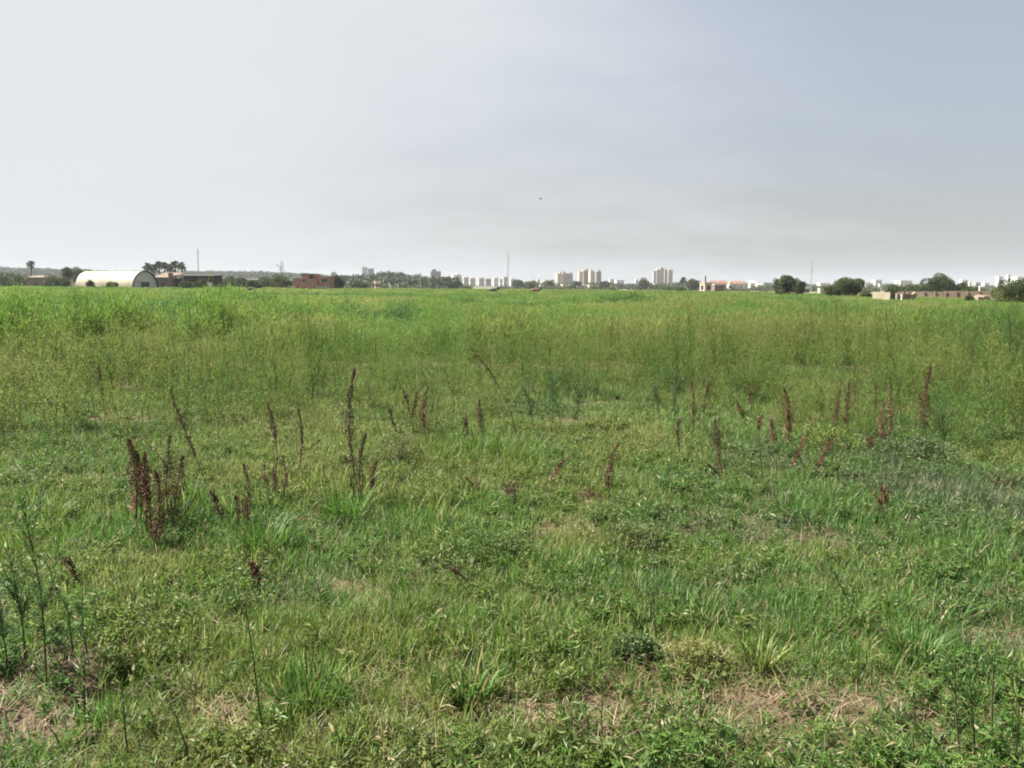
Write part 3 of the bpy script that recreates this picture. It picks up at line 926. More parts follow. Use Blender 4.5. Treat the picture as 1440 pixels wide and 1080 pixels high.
# ------------------------------------------------------------------ green stalks that stand out near the camera
def weed_stalk(label, bx, by, tx, ty, leaf=0.045, dens=90, branches=5, tint=.35, dy=0.0, name='leafy_stalk', group='leafy green stalks near the camera', stem=None):
    rng = np.random.default_rng(hash_(label))
    g0 = ground(bx, by); g0.z = float(gh(np.array(g0.x), np.array(g0.y)))
    root = thing(name, label, 'weed', g0, 0, group)
    tip = np.array(at(tx, ty, g0.y + dy)) - np.array(g0)
    P = curve_pts(np.zeros(3), tip, 9, .025, rng); P[0, 2] = -.02
    L = np.linalg.norm(tip)
    mb = MB(); mb.tube(P, np.linspace(.0042, .0012, 9), 5)
    fol = MB()

    def spray(P0, P1, n, l):
        t = rng.random(n)[:, None]; ax = (P1 - P0) / np.linalg.norm(P1 - P0)
        fol.leaves(P0 + (P1 - P0) * t, ax * .8 + rng.normal(0, .55, (n, 3)), rng.uniform(.6, 1.25, n) * l, rng.uniform(.0035, .0065, n), rng,
                   v=rng.random(n), dry=(rng.random(n) < .06) * .7, tint=np.clip(rng.normal(tint, .1, n), 0, 1))
    nseg = int(dens * L)
    for i in range(2, 8): spray(P[i], P[i + 1], max(3, int(nseg / 6 * (.5 + i / 8))), leaf)
    for k in range(branches):
        i = rng.integers(3, 8); a = rng.uniform(0, 2 * PI)
        q = P[i] + (np.array([math.cos(a), math.sin(a), 0]) * .45 + (P[-1] - P[0]) / L) * L * rng.uniform(.14, .3)
        mb.tube([P[i], q], [.002, .0009], 4); spray(P[i], q, int(nseg * .22) + 6, leaf * .85)
    mb.build('stem', stem or M_STEM, root); fol.build('foliage', M_PLANT, root)
    return root


W = weed_stalk
W('tall leafy stalk rising at the left edge of the foreground', 64, 963, 28, 700, .05, 150, 8, .25)
W('bushy leafy stalk cut by the left picture edge', 36, 930, 8, 770, .05, 210, 9, .22)
W('second dense stalk close to the left picture edge, lower and darker', 12, 945, -12, 800, .05, 190, 8, .2)
W('slender leafy stalk above the dark hole at lower left', 126, 930, 116, 838, .05, 150, 3, .4)
W('short leafy stalk left of the slender one above the dark hole', 103, 922, 94, 845, .045, 140, 3, .35)
W('thick upright green stalk in front of the dark hole', 118, 1010, 120, 925, .07, 80, 2, .45)
W('bare green stalk leaning left at the bottom left', 268, 1078, 239, 985, .03, 50, 1, .4)
W('long bare stalk with a knotted foot in left foreground grass', 371, 1028, 345, 842, .04, 70, 3, .4)
W('dark bare upright stalk in the open grass right of centre', 930, 905, 922, 775, .03, 26, 3, .1, stem=M_BSTEM)
W('dark leafy sprig leaning left in the right-hand grass', 1204, 866, 1172, 806, .035, 150, 1, .15)
W('tall spreading weed near the bottom right corner', 1353, 1076, 1343, 915, .06, 80, 6, .4)
W('second tall stalk just right of the spreading corner weed', 1372, 1076, 1362, 948, .055, 80, 5, .4)
W('thin stalk leaning left from the corner weed', 1350, 1066, 1272, 1003, .05, 40, 2, .4)
W('yellow-green stalk at the bottom right edge', 1428, 1090, 1436, 930, .06, 90, 5, .7)
W('wispy stalk right of the corner weed with upright twigs', 1396, 1040, 1405, 880, .05, 70, 5, .35)
W('thin upright stalk on the bare patch, left of three', 808, 1072, 806, 988, .03, 60, 1, .55)
W('thin upright stalk on the bare patch, middle of three', 825, 1078, 823, 990, .03, 60, 1, .55)
W('thin upright stalk on the bare patch, right of three', 846, 1064, 848, 975, .03, 60, 1, .55)
W('small stalk in grass just above the bare patch', 797, 1042, 792, 992, .03, 60, 1, .5)
W('yellowish grass stalk among the grass below the left bare soil', 180, 1052, 172, 960, .05, 60, 2, .6)
W('tall thin stalk crossing weeds above the twin dock heads', 296, 590, 283, 490, .03, 25, 2, .3, stem=M_BSTEM)
W('wiry stalk with a forked top above the leaning stalk', 262, 560, 224, 478, .03, 20, 3, .3, stem=M_BSTEM)
W('bent wiry stalk beside the tallest dock', 540, 620, 517, 528, .03, 35, 3, .35, stem=M_BSTEM)
W('thin wiry stalk leaning left among weeds right of the tallest dock', 618, 605, 594, 520, .03, 35, 4, .4)
W('pale bleached stalk in the grey-green hollow', 790, 610, 782, 560, .06, 60, 4, .15)


def grass_clump(label, px, py, hgt, n, tint, rad, foot=0.0, wid=.008):
    rng = np.random.default_rng(hash_(label)); g0 = ground(px, py); g0.z = float(gh(np.array(g0.x), np.array(g0.y)))
    root = thing('grass_clump', label, 'grass clump', g0, 0, 'clumps of taller grass')
    a = rng.uniform(0, 2 * PI, n); rr = rad * np.sqrt(rng.random(n))
    mb = MB()
    mb.blades(np.stack([rr * np.cos(a), rr * np.sin(a), np.full(n, -.01)], 1), a + rng.normal(0, .6, n), np.abs(rng.normal(.18, .15, n)), np.abs(rng.normal(.7, .5, n)),
              rng.uniform(.55, 1.1, n) * hgt, rng.uniform(.6, 1.2, n) * wid, rng, v=rng.random(n), dry=(rng.random(n) < .07) * .8, tint=np.clip(rng.normal(tint, .08, n), 0, 1))
    mb.build('blade', M_PLANT, root)['kind'] = 'stuff'
    mb = MB(); n2 = 40; a = rng.uniform(0, 2 * PI, n2); rr = rad * .8 * np.sqrt(rng.random(n2))
    mb.blades(np.stack([rr * np.cos(a), rr * np.sin(a), np.full(n2, -.01)], 1), a, np.abs(rng.normal(.2, .2, n2)), rng.normal(.3, .3, n2), rng.uniform(.05, .12, n2), np.full(n2, .005), rng, v=rng.random(n2) * .5)
    mb.build('sheath', M_SEED['tan'] if foot < .5 else M_SEED['red'], root)['kind'] = 'stuff'
    return root


grass_clump('yellow-green grass clump with a reddish foot beside the pale cushion plant', 1070, 945, .20, 90, .82, .06, 1)
grass_clump('lush bright green grass clump in the left centre foreground', 432, 985, .24, 150, .55, .11)
grass_clump('upright green grass clump at the foot of the tallest dock', 480, 735, .34, 160, .5, .14)
grass_clump('dark green grass clump over the small dark gap left of the bare patch', 660, 985, .2, 110, .35, .09)
grass_clump('vivid grass clump in front of the twin dock heads', 372, 775, .3, 150, .48, .14)
grass_clump('broad blue-green grass clump at the right foreground', 1290, 935, .2, 130, .3, .1)


def low_shrub(label, px, py, rx, hgt, tint, n, dry=.1, leaf=.018):
    rng = np.random.default_rng(hash_(label)); g0 = ground(px, py); g0.z = float(gh(np.array(g0.x), np.array(g0.y)))
    root = thing('cushion_plant', label, 'low plant', g0, 0, 'low bushy plants in the grass')
    st = MB(); fo = MB()
    for k in range(46):
        a = rng.uniform(0, 2 * PI); e = rng.uniform(.25, 1.45); l = rng.uniform(.8, 1.05)
        q = np.array([math.cos(a) * math.cos(e) * rx * l, math.sin(a) * math.cos(e) * rx * l * .8, math.sin(e) * hgt * l + .01])
        m = q * .55 + np.array([0, 0, hgt * .12])
        st.tube([np.array([0, 0, -.01]), m, q], [.002, .0015, .0008], 3)
        c = n // 46
        t = np.sqrt(rng.random(c))[:, None]
        ps = m + (q - m) * t + rng.normal(0, rx * .07, (c, 3)); ps[:, 2] = np.maximum(ps[:, 2], .005)
        dr = q / np.linalg.norm(q) * .6 + rng.normal(0, .6, (c, 3)); dr[:, 2] = np.abs(dr[:, 2])
        fo.leaves(ps, dr, rng.uniform(.6, 1.3, c) * leaf, rng.uniform(.3, .5, c) * leaf, rng, v=np.clip(rng.normal(.6, .2, c), 0, 1), dry=np.clip(rng.normal(dry, .12, c), 0, 1),
                  tint=np.clip(rng.normal(tint, .1, c), 0, 1))
    st.build('twig', M_BSTEM, root)['kind'] = 'stuff'; fo.build('foliage', M_PLANT, root)
    return root


low_shrub('pale whitish-green cushion plant above the bare soil patch', 985, 945, .17, .10, .75, 2600, .35, .014)
low_shrub('grey-green cushion plant under the dark bare stalk', 895, 935, .13, .10, .15, 1500, .1, .022)
low_shrub('silvery low bush in the open grass right of centre', 890, 775, .24, .16, .3, 2200, .25, .018)
low_shrub('sprawling dull green low bush with a dark underside at centre', 690, 790, .32, .17, .35, 2600, .12, .02)
low_shrub('greyish twiggy bush among weeds left of the ragged dock', 562, 655, .30, .3, .3, 2000, .3, .02)
low_shrub('bushy yellow-green herb right of the scarred brown dock', 1160, 640, .40, .24, .7, 1500, .08, .032)
low_shrub('dark tangled herb over the hole at lower left', 195, 955, .14, .11, .15, 1000, .25, .022)
low_shrub('blue-green leafy herb in the right-hand grass', 1290, 650, .45, .2, .08, 2600, .1, .03)

for lb, bx, by, tx, ty in (('grey-green leafy weed in the hollow at the weed edge, leaning left', 752, 612, 738, 545), ('tallest grey-green leafy weed in the middle of the hollow', 775, 614, 778, 535),
                           ('grey-green leafy weed leaning right in the hollow, beside the bleached stalk', 800, 610, 815, 548), ('leafy weed left of the slim dock in the second hollow', 928, 600, 920, 540),
                           ('dark leafy weed hiding the foot of the slim dock', 950, 602, 952, 530)):
    W(lb, bx, by, tx, ty, .075, 170, 10, .12, group='grey-green weeds at the weed edge')

# ------------------------------------------------------------------ far ground: hills and the sandy strip
def hill(name, label, prof, Y0, Y1, mat, dz=0.0):
    """ridge whose crest follows a profile of (photo px, px above horizon) at distance Y1, rising from Y0"""
    xs = np.linspace(prof[0][0], prof[-1][0], 60)
    hs = np.interp(xs, [p[0] for p in prof], [p[1] for p in prof])
    T = np.linspace(0, 1.6, 17)
    V = []
    for t in T:
        Y = Y0 + (Y1 - Y0) * t
        for x, h in zip(xs, hs):
            X = (x - 720) / F * Y1 * (0.75 + .25 * t)
            top = max(0, h) / F * Y1 + CAM_H + dz
            up = float(sstep(0, 1, t)) if t <= 1 else 1 - .5 * (t - 1)
            V.append((X, Y, -1.5 + (top + 1.5) * up))
    n = len(xs); q = [[j * n + i, j * n + i + 1, (j + 1) * n + i + 1, (j + 1) * n + i] for j in range(len(T) - 1) for i in range(n - 1)]
    b = MB(); b.add(V, [q]); o = b.build(name, mat, smooth=True)
    tag(o, label, None, None, 'structure')
    V = np.array(V)

    def z(X, Y):
        t = (Y - Y0) / (Y1 - Y0)
        x = X / (Y1 * (0.75 + .25 * t)) * F + 720
        h = np.interp(x, xs, hs)
        top = np.maximum(0, h) / F * Y1 + CAM_H + dz
        up = np.where(t <= 1, sstep(0, 1, t), 1 - .5 * (t - 1))
        return -1.5 + (top + 1.5) * up
    return z


M_HILL = surf_mat('hill_scrub', (0.075, 0.080, 0.040), (0.045, 0.055, 0.028), .02)
M_SAND = surf_mat('sand', (0.40, 0.30, 0.19), (0.30, 0.24, 0.13), .05)
zl = hill('hill', 'low wooded ridge along the left horizon', [(-260, 16), (0, 18), (90, 16), (200, 13), (320, 14), (420, 13), (470, 9), (560, 6), (640, 5), (760, 1)], 720, 1350, M_HILL, -3)
zr = hill('hill', 'very low ridge along the right horizon', [(800, 0), (900, 5), (1000, 6), (1060, 6), (1150, 5), (1250, 6), (1350, 4), (1500, 4), (1750, 4)], 800, 1500, M_HILL, -3)

b = MB()
q0 = at(540, 403, 320); xs = np.linspace(-62, 75, 30)
V = [(x, 322 + 5 * math.sin(x * .13) + (0 if k == 0 else 75 + 8 * math.sin(x * .08)), 0.05 + .012 * 1) for k in (0, 1) for x in xs]
b.add(V, [[[i, i + 1, 30 + i + 1, 30 + i] for i in range(29)]])
tag(b.build('sandy_path', M_SAND), 'sandy strip of bare ground beyond the green field', None, None, 'structure')


# ------------------------------------------------------------------ trees
def crown_mesh(name, rx, ry, rz, n, leaf, lumps, seed, mat, flat=0.0):
    r = np.random.default_rng(seed); b = MB()
    c = []
    for k in range(lumps):
        v = r.normal(size=3); v /= np.linalg.norm(v); v *= r.uniform(.42, .80)
        v[2] = v[2] * .9 - flat
        c.append((v, r.uniform(.22, .42)))
    c.append((np.zeros(3), .66)); c.append((np.array([0, 0, -.35]), .7))
    P, D, Vv, Ti = [], [], [], []
    w = np.array([q[1] ** 2 for q in c]); w /= w.sum()
    for (v, s), m in zip(c, (w * n).astype(int)):
        d = r.normal(size=(m, 3)); d /= np.linalg.norm(d, axis=1, keepdims=True)
        rad = s * (0.55 + .45 * r.random(m) ** .4)[:, None]
        P.append(v + d * rad); D.append(d * .5 + r.normal(0, .6, (m, 3))); Ti.append(np.full(m, np.clip(r.normal(.5, .26), 0, 1)))
    P = np.concatenate(P) * np.array([rx, ry, rz]); D = np.concatenate(D); Ti = np.concatenate(Ti)
    m = len(P)
    P[:, 2] = np.maximum(P[:, 2], -rz * .96)
    b.leaves(P, D, r.uniform(.6, 1.35, m) * leaf, r.uniform(.35, .7, m) * leaf, r, v=r.random(m), tint=np.clip(Ti + r.normal(0, .08, m), 0, 1))
    return b.mesh(name, mat)


def trunk_mesh(H, r0, seed, spread, mat=None, n=5):
    r = np.random.default_rng(seed); b = MB()
    k = r.normal(0, .06, 2) * H
    b.tube([(0, 0, -.3), (k[0] * .3, k[1] * .3, H * .35), (k[0], k[1], H * .7), (k[0], k[1], H)], [r0 * 1.25, r0, r0 * .7, r0 * .25], 7)
    for i in range(n):
        t = r.uniform(.3, .7); a = i * 2 * PI / n + r.normal(0, .3)
        p = np.array([k[0] * t, k[1] * t, H * t])
        q = p + np.array([math.cos(a) * spread, math.sin(a) * spread, H * r.uniform(.2, .45)])
        m = (p + q) / 2 + np.array([0, 0, -.05 * H])
        b.tube([p, m, q], [r0 * .5, r0 * .35, r0 * .12], 5)
    return b.mesh('trunk', mat or M_BARK)


def tree(name, label, cat, px, ytop, Y, wpx, seed, group=None, bottom=0.12, leaf=None, n=1500, lumps=9, zb=0.0, aspect=.85, mat=None, flat=0.0):
    top = at(px, ytop, Y)
    H = top.z - zb; w = wpx / F * Y
    w *= 1.14; n = int(n * 2.2)
    root = thing(name, label, cat, (top.x, Y, zb), 0, group)
    rz = H * (1 - bottom) / 2
    lf = leaf or max(.14, Y / F * 1.9)
    o = bpy.data.objects.new('trunk', trunk_mesh(H * .8, max(.06, H * .022), seed, w * .28)); COL.objects.link(o); o.parent = root
    c = bpy.data.objects.new('crown', crown_mesh('crown', w / 2, w / 2 * aspect, rz, n, lf, lumps, seed, mat or M_TREE, flat)); COL.objects.link(c); c.parent = root
    c.location = (0, 0, H - rz)
    return root


def palm(label, px, ytop, Y, seed, group=None, zb=0, crown_px=11):
    r = np.random.default_rng(seed); top = at(px, ytop, Y); R = crown_px / F * Y / 2
    H = top.z - R * .9 - zb
    root = thing('palm_tree', label, 'palm tree', (top.x, Y, zb), r.uniform(0, 6), group)
    b = MB(); b.tube([(0, 0, -.3), (r.normal(0, .1), r.normal(0, .1), H * .5), (0, 0, H)], [.34, .27, .30], 8)
    b.build('trunk', M_BARK, root)
    b = MB()
    for k in range(44):
        a = k * 2.4; e = math.radians(r.uniform(-50, 80)); L = R * r.uniform(.85, 1.1)
        d = np.array([math.cos(a) * math.cos(e), math.sin(a) * math.cos(e), math.sin(e)])
        p = np.array([0, 0, H]); pts = [p + d * L * t + np.array([0, 0, -.35 * L * t * t]) for t in (.1, .5, 1)]
        b.tube(pts, [.05, .035, .015], 3, v=.3, tint=.4)
        m = 16; t = np.repeat(np.linspace(.35, 1, m // 2), 2)[:, None]
        ps = p + d * L * t * .95 + np.array([0, 0, -.35 * L]) * t * t
        sd = np.cross(d, [0, 0, 1.0]); sd /= np.linalg.norm(sd) + 1e-6
        dr = d * .8 + sd * np.tile([1, -1], m // 2)[:, None] * .8 + r.normal(0, .15, (m, 3))
        b.leaves(ps, dr, np.full(m, R * .42), np.full(m, R * .12), r, v=r.random(m), tint=np.clip(.45 - .35 * (e < -.3) + r.normal(0, .08, m), 0, 1))
    b.build('crown', M_TREE, root)
    return root


# far woods that read as one mass
WT = []
for k in range(4):
    r_ = np.random.default_rng(900 + k)
    WT.append(crown_mesh('wood_tree', 4.2, 4.2, 3.6, 240, 1.7, 7, 900 + k, M_TREEI))


def wood(name, label, X, Y, Z, seed, s0=.8, s1=1.5, t0=.45):
    r = np.random.default_rng(seed); n = len(X); s = r.uniform(s0, s1, n)
    pts = np.stack([X, Y, Z + 2.6 * s], 1)
    scatter(name, label, WT, pts, np.stack([np.zeros(n), np.zeros(n), r.uniform(0, 6.28, n)], 1),
            np.stack([s * r.uniform(.85, 1.3, n), s * r.uniform(.85, 1.3, n), s * r.uniform(.8, 1.15, n)], 1), r.integers(0, 4, n), np.clip(r.normal(t0, .18, n), 0, 1))


r_ = np.random.default_rng(77)
n = 5200; Y = r_.uniform(760, 1420, n); px = r_.uniform(-150, 640, n); X = (px - 720) / F * Y
k = r_.random(n) < sstep(.25, .6, fbm(X, Y, 90, 91)) * 1.1
wood('distant_wood', 'grey-green wood covering the ridge on the left horizon', X[k], Y[k], zl(X[k], Y[k]), 1)
n = 900; px = r_.uniform(476, 640, n); Y = r_.uniform(430, 640, n); X = (px - 720) / F * Y
top = np.interp(px, [476, 500, 540, 560, 600, 640], [14, 11, 16, 15, 10, 6]) / F * Y
wood('distant_wood', 'dark wood behind the sandy strip left of centre', X, Y, np.maximum(top * r_.uniform(.0, 1, n) * np.clip((Y - 430) / 150, .15, 1) - 2.5, -1), 2, .7, 1.2, .35)
n = 3800; Y = r_.uniform(700, 1500, n); px = r_.uniform(730, 1600, n); X = (px - 720) / F * Y
k = r_.random(n) < sstep(.22, .6, fbm(X, Y, 90, 93))
zz_ = np.where(px > 800, zr(X[k * 0 == 0] if False else X, Y), 0)
wood('distant_wood', 'low line of far trees along the right horizon', X[k], Y[k], np.maximum(zz_[k], 0) - 1.0, 3, .6, 1.15, .45)
n = 420; px = r_.uniform(-60, 660, n); Y = r_.uniform(300, 700, n); X = (px - 720) / F * Y
wood('distant_scrub', 'scrub bushes scattered behind the farm buildings', X, Y, np.full(n, -1.6), 4, .35, .75, .55)
n = 520; px = r_.uniform(700, 1500, n); Y = r_.uniform(390, 800, n); X = (px - 720) / F * Y
wood('distant_scrub', 'scrub bushes on the rough ground before the city', X, Y, np.full(n, -1.9), 5, .4, .8, .5)

g = 'trees along the left horizon'
palm('lone tall palm tree behind the brown shed at the far left', 43, 366, 330, 1, None)
for i, (px_, yt) in enumerate([(207, 369), (216, 371), (223, 366.5), (231, 368), (239, 370), (246, 366), (255, 368)]):
    palm(['leftmost palm of the row behind the barrel hangar', 'lowest palm of the row behind the barrel hangar, second from left', 'tall palm of the row, third from the left behind the hangar',
          'middle palm of the row of seven behind the hangar', 'smaller palm of the row between the middle and tallest palms', 'tallest palm of the row above the brown building', 'rightmost palm of the row behind the long dark shed'][i],
         px_, yt, 300 + (i * 7) % 19, 20 + i, 'row of palms behind the hangar', crown_px=12)
tree('rounded_bush', 'big rounded dark bush at the far left edge of the field', 'bush', 10, 379, 215, 56, 31, n=1900, bottom=.0)
tree('rounded_bush', 'dark bush right of the shed under the lone palm', 'bush', 73, 384, 240, 34, 32, n=1200, bottom=.0)
tree('leafy_tree', 'tall dark tree left of the barrel hangar', 'tree', 93, 372, 262, 16, 33, n=1000, bottom=.3)
tree('leafy_tree', 'wide dark tree just left of the barrel hangar', 'tree', 110, 374, 290, 24, 34, n=1100, bottom=.15)
tree('rounded_bush', 'pale bush in front of the trees left of the hangar', 'bush', 92, 389, 220, 16, 35, n=800, bottom=.0)
tree('rounded_bush', 'small dark bush against the left half of the hangar', 'bush', 127, 392, 186, 11, 36, n=700, bottom=.0)
tree('rounded_bush', 'low dark bush against the middle of the hangar', 'bush', 157, 394, 186, 19, 37, n=800, bottom=.0)
tree('rounded_bush', 'olive bush in front of the long dark shed', 'bush', 261, 392.5, 190, 23, 38, n=1100, bottom=.0)
tree('rounded_bush', 'greyer bush at the right end of the long dark shed', 'bush', 282, 391, 200, 20, 39, n=1000, bottom=.0)
tree('rounded_bush', 'dark green bush above the black cow', 'bush', 357, 393, 210, 25, 40, n=1100, bottom=.0)
tree('rounded_bush', 'dark shrub left of the red brick house', 'bush', 397, 384, 230, 28, 41, n=1300, bottom=.05)
tree('leafy_tree', 'layered dark tree touching the right side of the red brick house', 'tree', 472, 383, 225, 24, 42, n=1500, bottom=.05)
tree('rounded_bush', 'bush in front of the wood right of the brick house', 'bush', 505, 392, 280, 32, 43, n=1000, bottom=.0)
tree('leafy_tree', 'dark tree right of the guyed mast at centre', 'tree', 727, 391, 520, 16, 44, n=700, bottom=.1)
tree('leafy_tree', 'broad dark tree between the mast and the left tower block', 'tree', 748, 394, 520, 22, 45, n=800, bottom=.1)
tree('leafy_tree', 'small dark tree just left of the left tower block', 'tree', 773, 393, 540, 14, 46, n=600, bottom=.1)
tree('leafy_tree', 'dark tree between the two grey tower blocks', 'tree', 812, 394, 560, 14, 47, n=600, bottom=.1)
tree('leafy_tree', 'dark tree right of the two grey tower blocks', 'tree', 850, 394, 560, 18, 48, n=700, bottom=.1)
tree('leafy_tree', 'round dark tree left of the cream towers', 'tree', 905, 390.5, 560, 16, 49, n=800, bottom=.1)
tree('rounded_bush', 'low green bush under the cream towers', 'bush', 928, 399, 420, 36, 50, n=900, bottom=.0)
palm('palm tree right of the cream towers', 961, 389, 420, 51, None, crown_px=10)
tree('leafy_tree', 'feathery tree beside the palm right of the cream towers', 'tree', 975, 391, 400, 22, 52, n=900, bottom=.1)
tree('rounded_bush', 'dark low bush under the palm right of the cream towers', 'bush', 955, 402, 250, 18, 53, n=700, bottom=.0)
tree('leafy_tree', 'large dark tree with a bulging crown left of the right-hand mast', 'tree', 1108, 381.5, 152, 27, 54, n=3600, bottom=.05, lumps=12)
tree('leafy_tree', 'narrow dark tree pressed against the right of the bulging tree', 'tree', 1125, 391.5, 149, 15, 55, n=1800, bottom=.0)
tree('leafy_tree', 'thin wispy sapling on the left of the bulging dark tree', 'tree', 1092, 390, 156, 9, 56, n=260, bottom=.3)
tree('rounded_bush', 'tiny dark bush at the foot of the bulging tree', 'bush', 1096, 407.5, 150, 11, 57, n=600, bottom=.0)
tree('leafy_tree', 'rounded grey-green tree right of the right-hand mast', 'tree', 1191, 384, 132, 40, 58, n=4600, bottom=.0, lumps=14)
tree('rounded_bush', 'lighter green bush leaning on the left of the rounded tree', 'bush', 1172, 398, 128, 24, 59, n=1600, bottom=.0)
tree('rounded_bush', 'dark bush at the right foot of the rounded tree', 'bush', 1218, 410, 122, 16, 60, n=900, bottom=.0)
tree('rounded_bush', 'olive bush behind the pale wall', 'bush', 1257, 398.5, 150, 30, 61, n=1500, bottom=.0)
tree('rounded_bush', 'low green hedge bush left of the spreading tree on the right', 'bush', 1287, 397.5, 160, 38, 62, n=1700, bottom=.0)
tree('leafy_tree', 'broad spreading tree behind the long ruined wall', 'tree', 1325, 382.5, 165, 46, 63, n=4200, bottom=.05, lumps=14)
tree('leafy_tree', 'small tree right of the spreading tree behind the ruined wall', 'tree', 1353, 394, 165, 17, 64, n=1000, bottom=.05)
tree('rounded_bush', 'long low green bush behind the right half of the ruined wall', 'bush', 1372, 401.5, 150, 40, 65, n=1500, bottom=.0)
tree('rounded_bush', 'small dark bush on the gap between the pale wall and ruined wall', 'bush', 1257, 408.5, 98, 10, 66, n=700, bottom=.0)
tree('rounded_bush', 'small brown-green shrub before the ruined wall', 'bush', 1365, 414.5, 84, 14, 67, n=900, bottom=.0)
tree('rounded_bush', 'big dark green bush cut by the right picture edge', 'bush', 1433, 391, 68, 78, 68, n=6500, bottom=.0, lumps=16, leaf=.13)

for i, (px_, yt, Y_, w_) in enumerate([(306, 388, 260, 20), (322, 386, 300, 22), (338, 388, 280, 20), (372, 388, 290, 24), (382, 390, 260, 14)]):
    tree('leafy_tree', ['hazy bushy tree right of the long dark shed', 'second hazy tree right of the long dark shed, taller', 'hazy tree before the dim farm sheds', 'hazy tree between the farm sheds and the dark shrub', 'small hazy tree touching the dark shrub by the brick house'][i], 'tree', px_, yt, Y_, w_, 200 + i, n=900, bottom=.02)
# bare tree
root = thing('bare_tree', 'leafless thin tree standing above the dark shrub by the brick house', 'tree', at(396, 403, 260).to_2d().to_3d(), 0, None)
r_ = np.random.default_rng(5); b = MB(); H = at(396, 369, 260).z
b.tube([(0, 0, -.2), (.1, 0, H * .5), (0, 0, H)], [.16, .12, .05], 6); b.build('trunk', M_BARK, root)
for k in range(7):
    b = MB(); a = k * 2.4; t = .55 + .05 * k
    p = np.array([.05, 0, H * t]); q = p + np.array([math.cos(a) * 1.2, math.sin(a) * 1.2, H * .2])
    b.tube([p, (p + q) / 2 + [0, 0, -.1], q], [.07, .05, .025], 4)
    for j in range(3):
        b.tube([(p + q) / 2, q + r_.normal(0, .5, 3)], [.04, .02], 3)
    b.build('branch', M_BARK, root)


# ------------------------------------------------------------------ building materials
def plaster(name, c, k=.88): return surf_mat(name, c, tuple(x * k for x in c), 1.2, .85)


M_WHITE = plaster('white_plaster', (.58, .555, .51)); M_CREAM = plaster('cream_plaster', (.50, .43, .335)); M_TAN = plaster('tan_plaster', (.40, .33, .27), .8)
M_MAUVE = plaster('mauve_plaster_and_shade', (.25, .205, .185)); M_BRICK = surf_mat('red_brick', (.40, .205, .145), (.31, .155, .11), 1.5, .9); M_GREY = plaster('grey_plaster', (.34, .33, .31))  # mauve: plaster tone, also shade painted into the darker city blocks
M_BROWN = plaster('brown_plaster', (.15, .11, .09)); M_GLASS = surf_mat('dark_opening', (.025, .024, .024), (.018, .018, .02), 2, .35); M_ROOF = surf_mat('brown_roof', (.165, .13, .09), (.12, .09, .07), .8)
M_DARKR = surf_mat('dark_roof', (.055, .048, .045), (.035, .032, .03), 1); M_TILE = surf_mat('tile_roof', (.25, .135, .10), (.19, .10, .07), 1); M_PURP = plaster('purple_brown_cladding', (.155, .085, .085), .8)
M_SHEET = surf_mat('cream_sheeting', (.34, .30, .205), (.25, .22, .15), .45, .6, .3, 0, (1, .15, 1)); M_STEEL = surf_mat('galvanised_steel', (.30, .30, .30), (.24, .24, .25), 4, .5)
M_RUIN = surf_mat('weathered_wall', (.27, .21, .15), (.17, .125, .09), .7, .95, .2, .4); M_PALEW = surf_mat('pale_wall', (.31, .27, .195), (.23, .195, .14), .9, .9); M_MUD = surf_mat('mud_mound', (.20, .145, .11), (.15, .105, .08), 1.4, .95, .2, .5)


def piece(name, mat, root, boxes):
    b = MB()
    for q in boxes: b.box(*q)
    return b.build(name, mat, root)


def block(label, px, ytop, wpx, Y, mat, depth=None, rz=25, cat='building', name='building', group=None, rows=0, cols=0, recess=0, recess_mat=None, roof=True, zb=0.0, parapet=.9, win_mat=None, penthouse=None, win_w=1.3, win_h=1.4, crest=None):
    """box building seen about wpx wide: wall, roof parapet, windows on the two seen faces, vertical bays, stair penthouse"""
    top = at(px, ytop, Y); W = wpx / F * Y; a = math.radians(rz)
    if depth is None: depth = .55 * W
    w = max(W * .3, (W - depth * abs(math.sin(a))) / math.cos(a)); H = top.z - zb - (parapet if roof else 0)
    root = thing(name, label, cat, (top.x, Y, zb), a, group)
    piece('wall', mat, root, [(-w / 2, w / 2, -depth / 2, depth / 2, -1, H)])
    if roof: piece('roof', crest or mat, root, [(-w / 2 - .15, w / 2 + .15, -depth / 2 - .15, depth / 2 + .15, H, H + parapet)])
    side = -1  # left end face is the sunlit one, front face looks at the camera
    for k in range(recess):
        x = -w / 2 + w * (k + .5) / recess
        piece('balcony_bay', recess_mat or M_MAUVE, root, [(x - w / recess * .2, x + w / recess * .2, -depth / 2 - .9, -depth / 2 + .02, 1, H - 1.2)])
    for j in range(rows):
        z = H * (j + .55) / rows
        for k in range(cols):
            x = -w / 2 + w * (k + .5) / cols
            piece('window', win_mat or M_GLASS, root, [(x - win_w / 2, x + win_w / 2, -depth / 2 - .06, -depth / 2 + .1, z - win_h / 2, z + win_h / 2)])
        if cols:
            piece('window', win_mat or M_GLASS, root, [(-w / 2 - .06, -w / 2 + .1, -win_w / 2, win_w / 2, z - win_h / 2, z + win_h / 2)])
    if penthouse:
        fx, fw, fh = penthouse
        piece('stair_head', mat, root, [(fx * w - fw * w / 2, fx * w + fw * w / 2, -depth * .25, depth * .25, H + (parapet if roof else 0), H + (parapet if roof else 0) + fh)])
    return root


M_ENDW = plaster('end_wall_sheet', (.58, .55, .49))
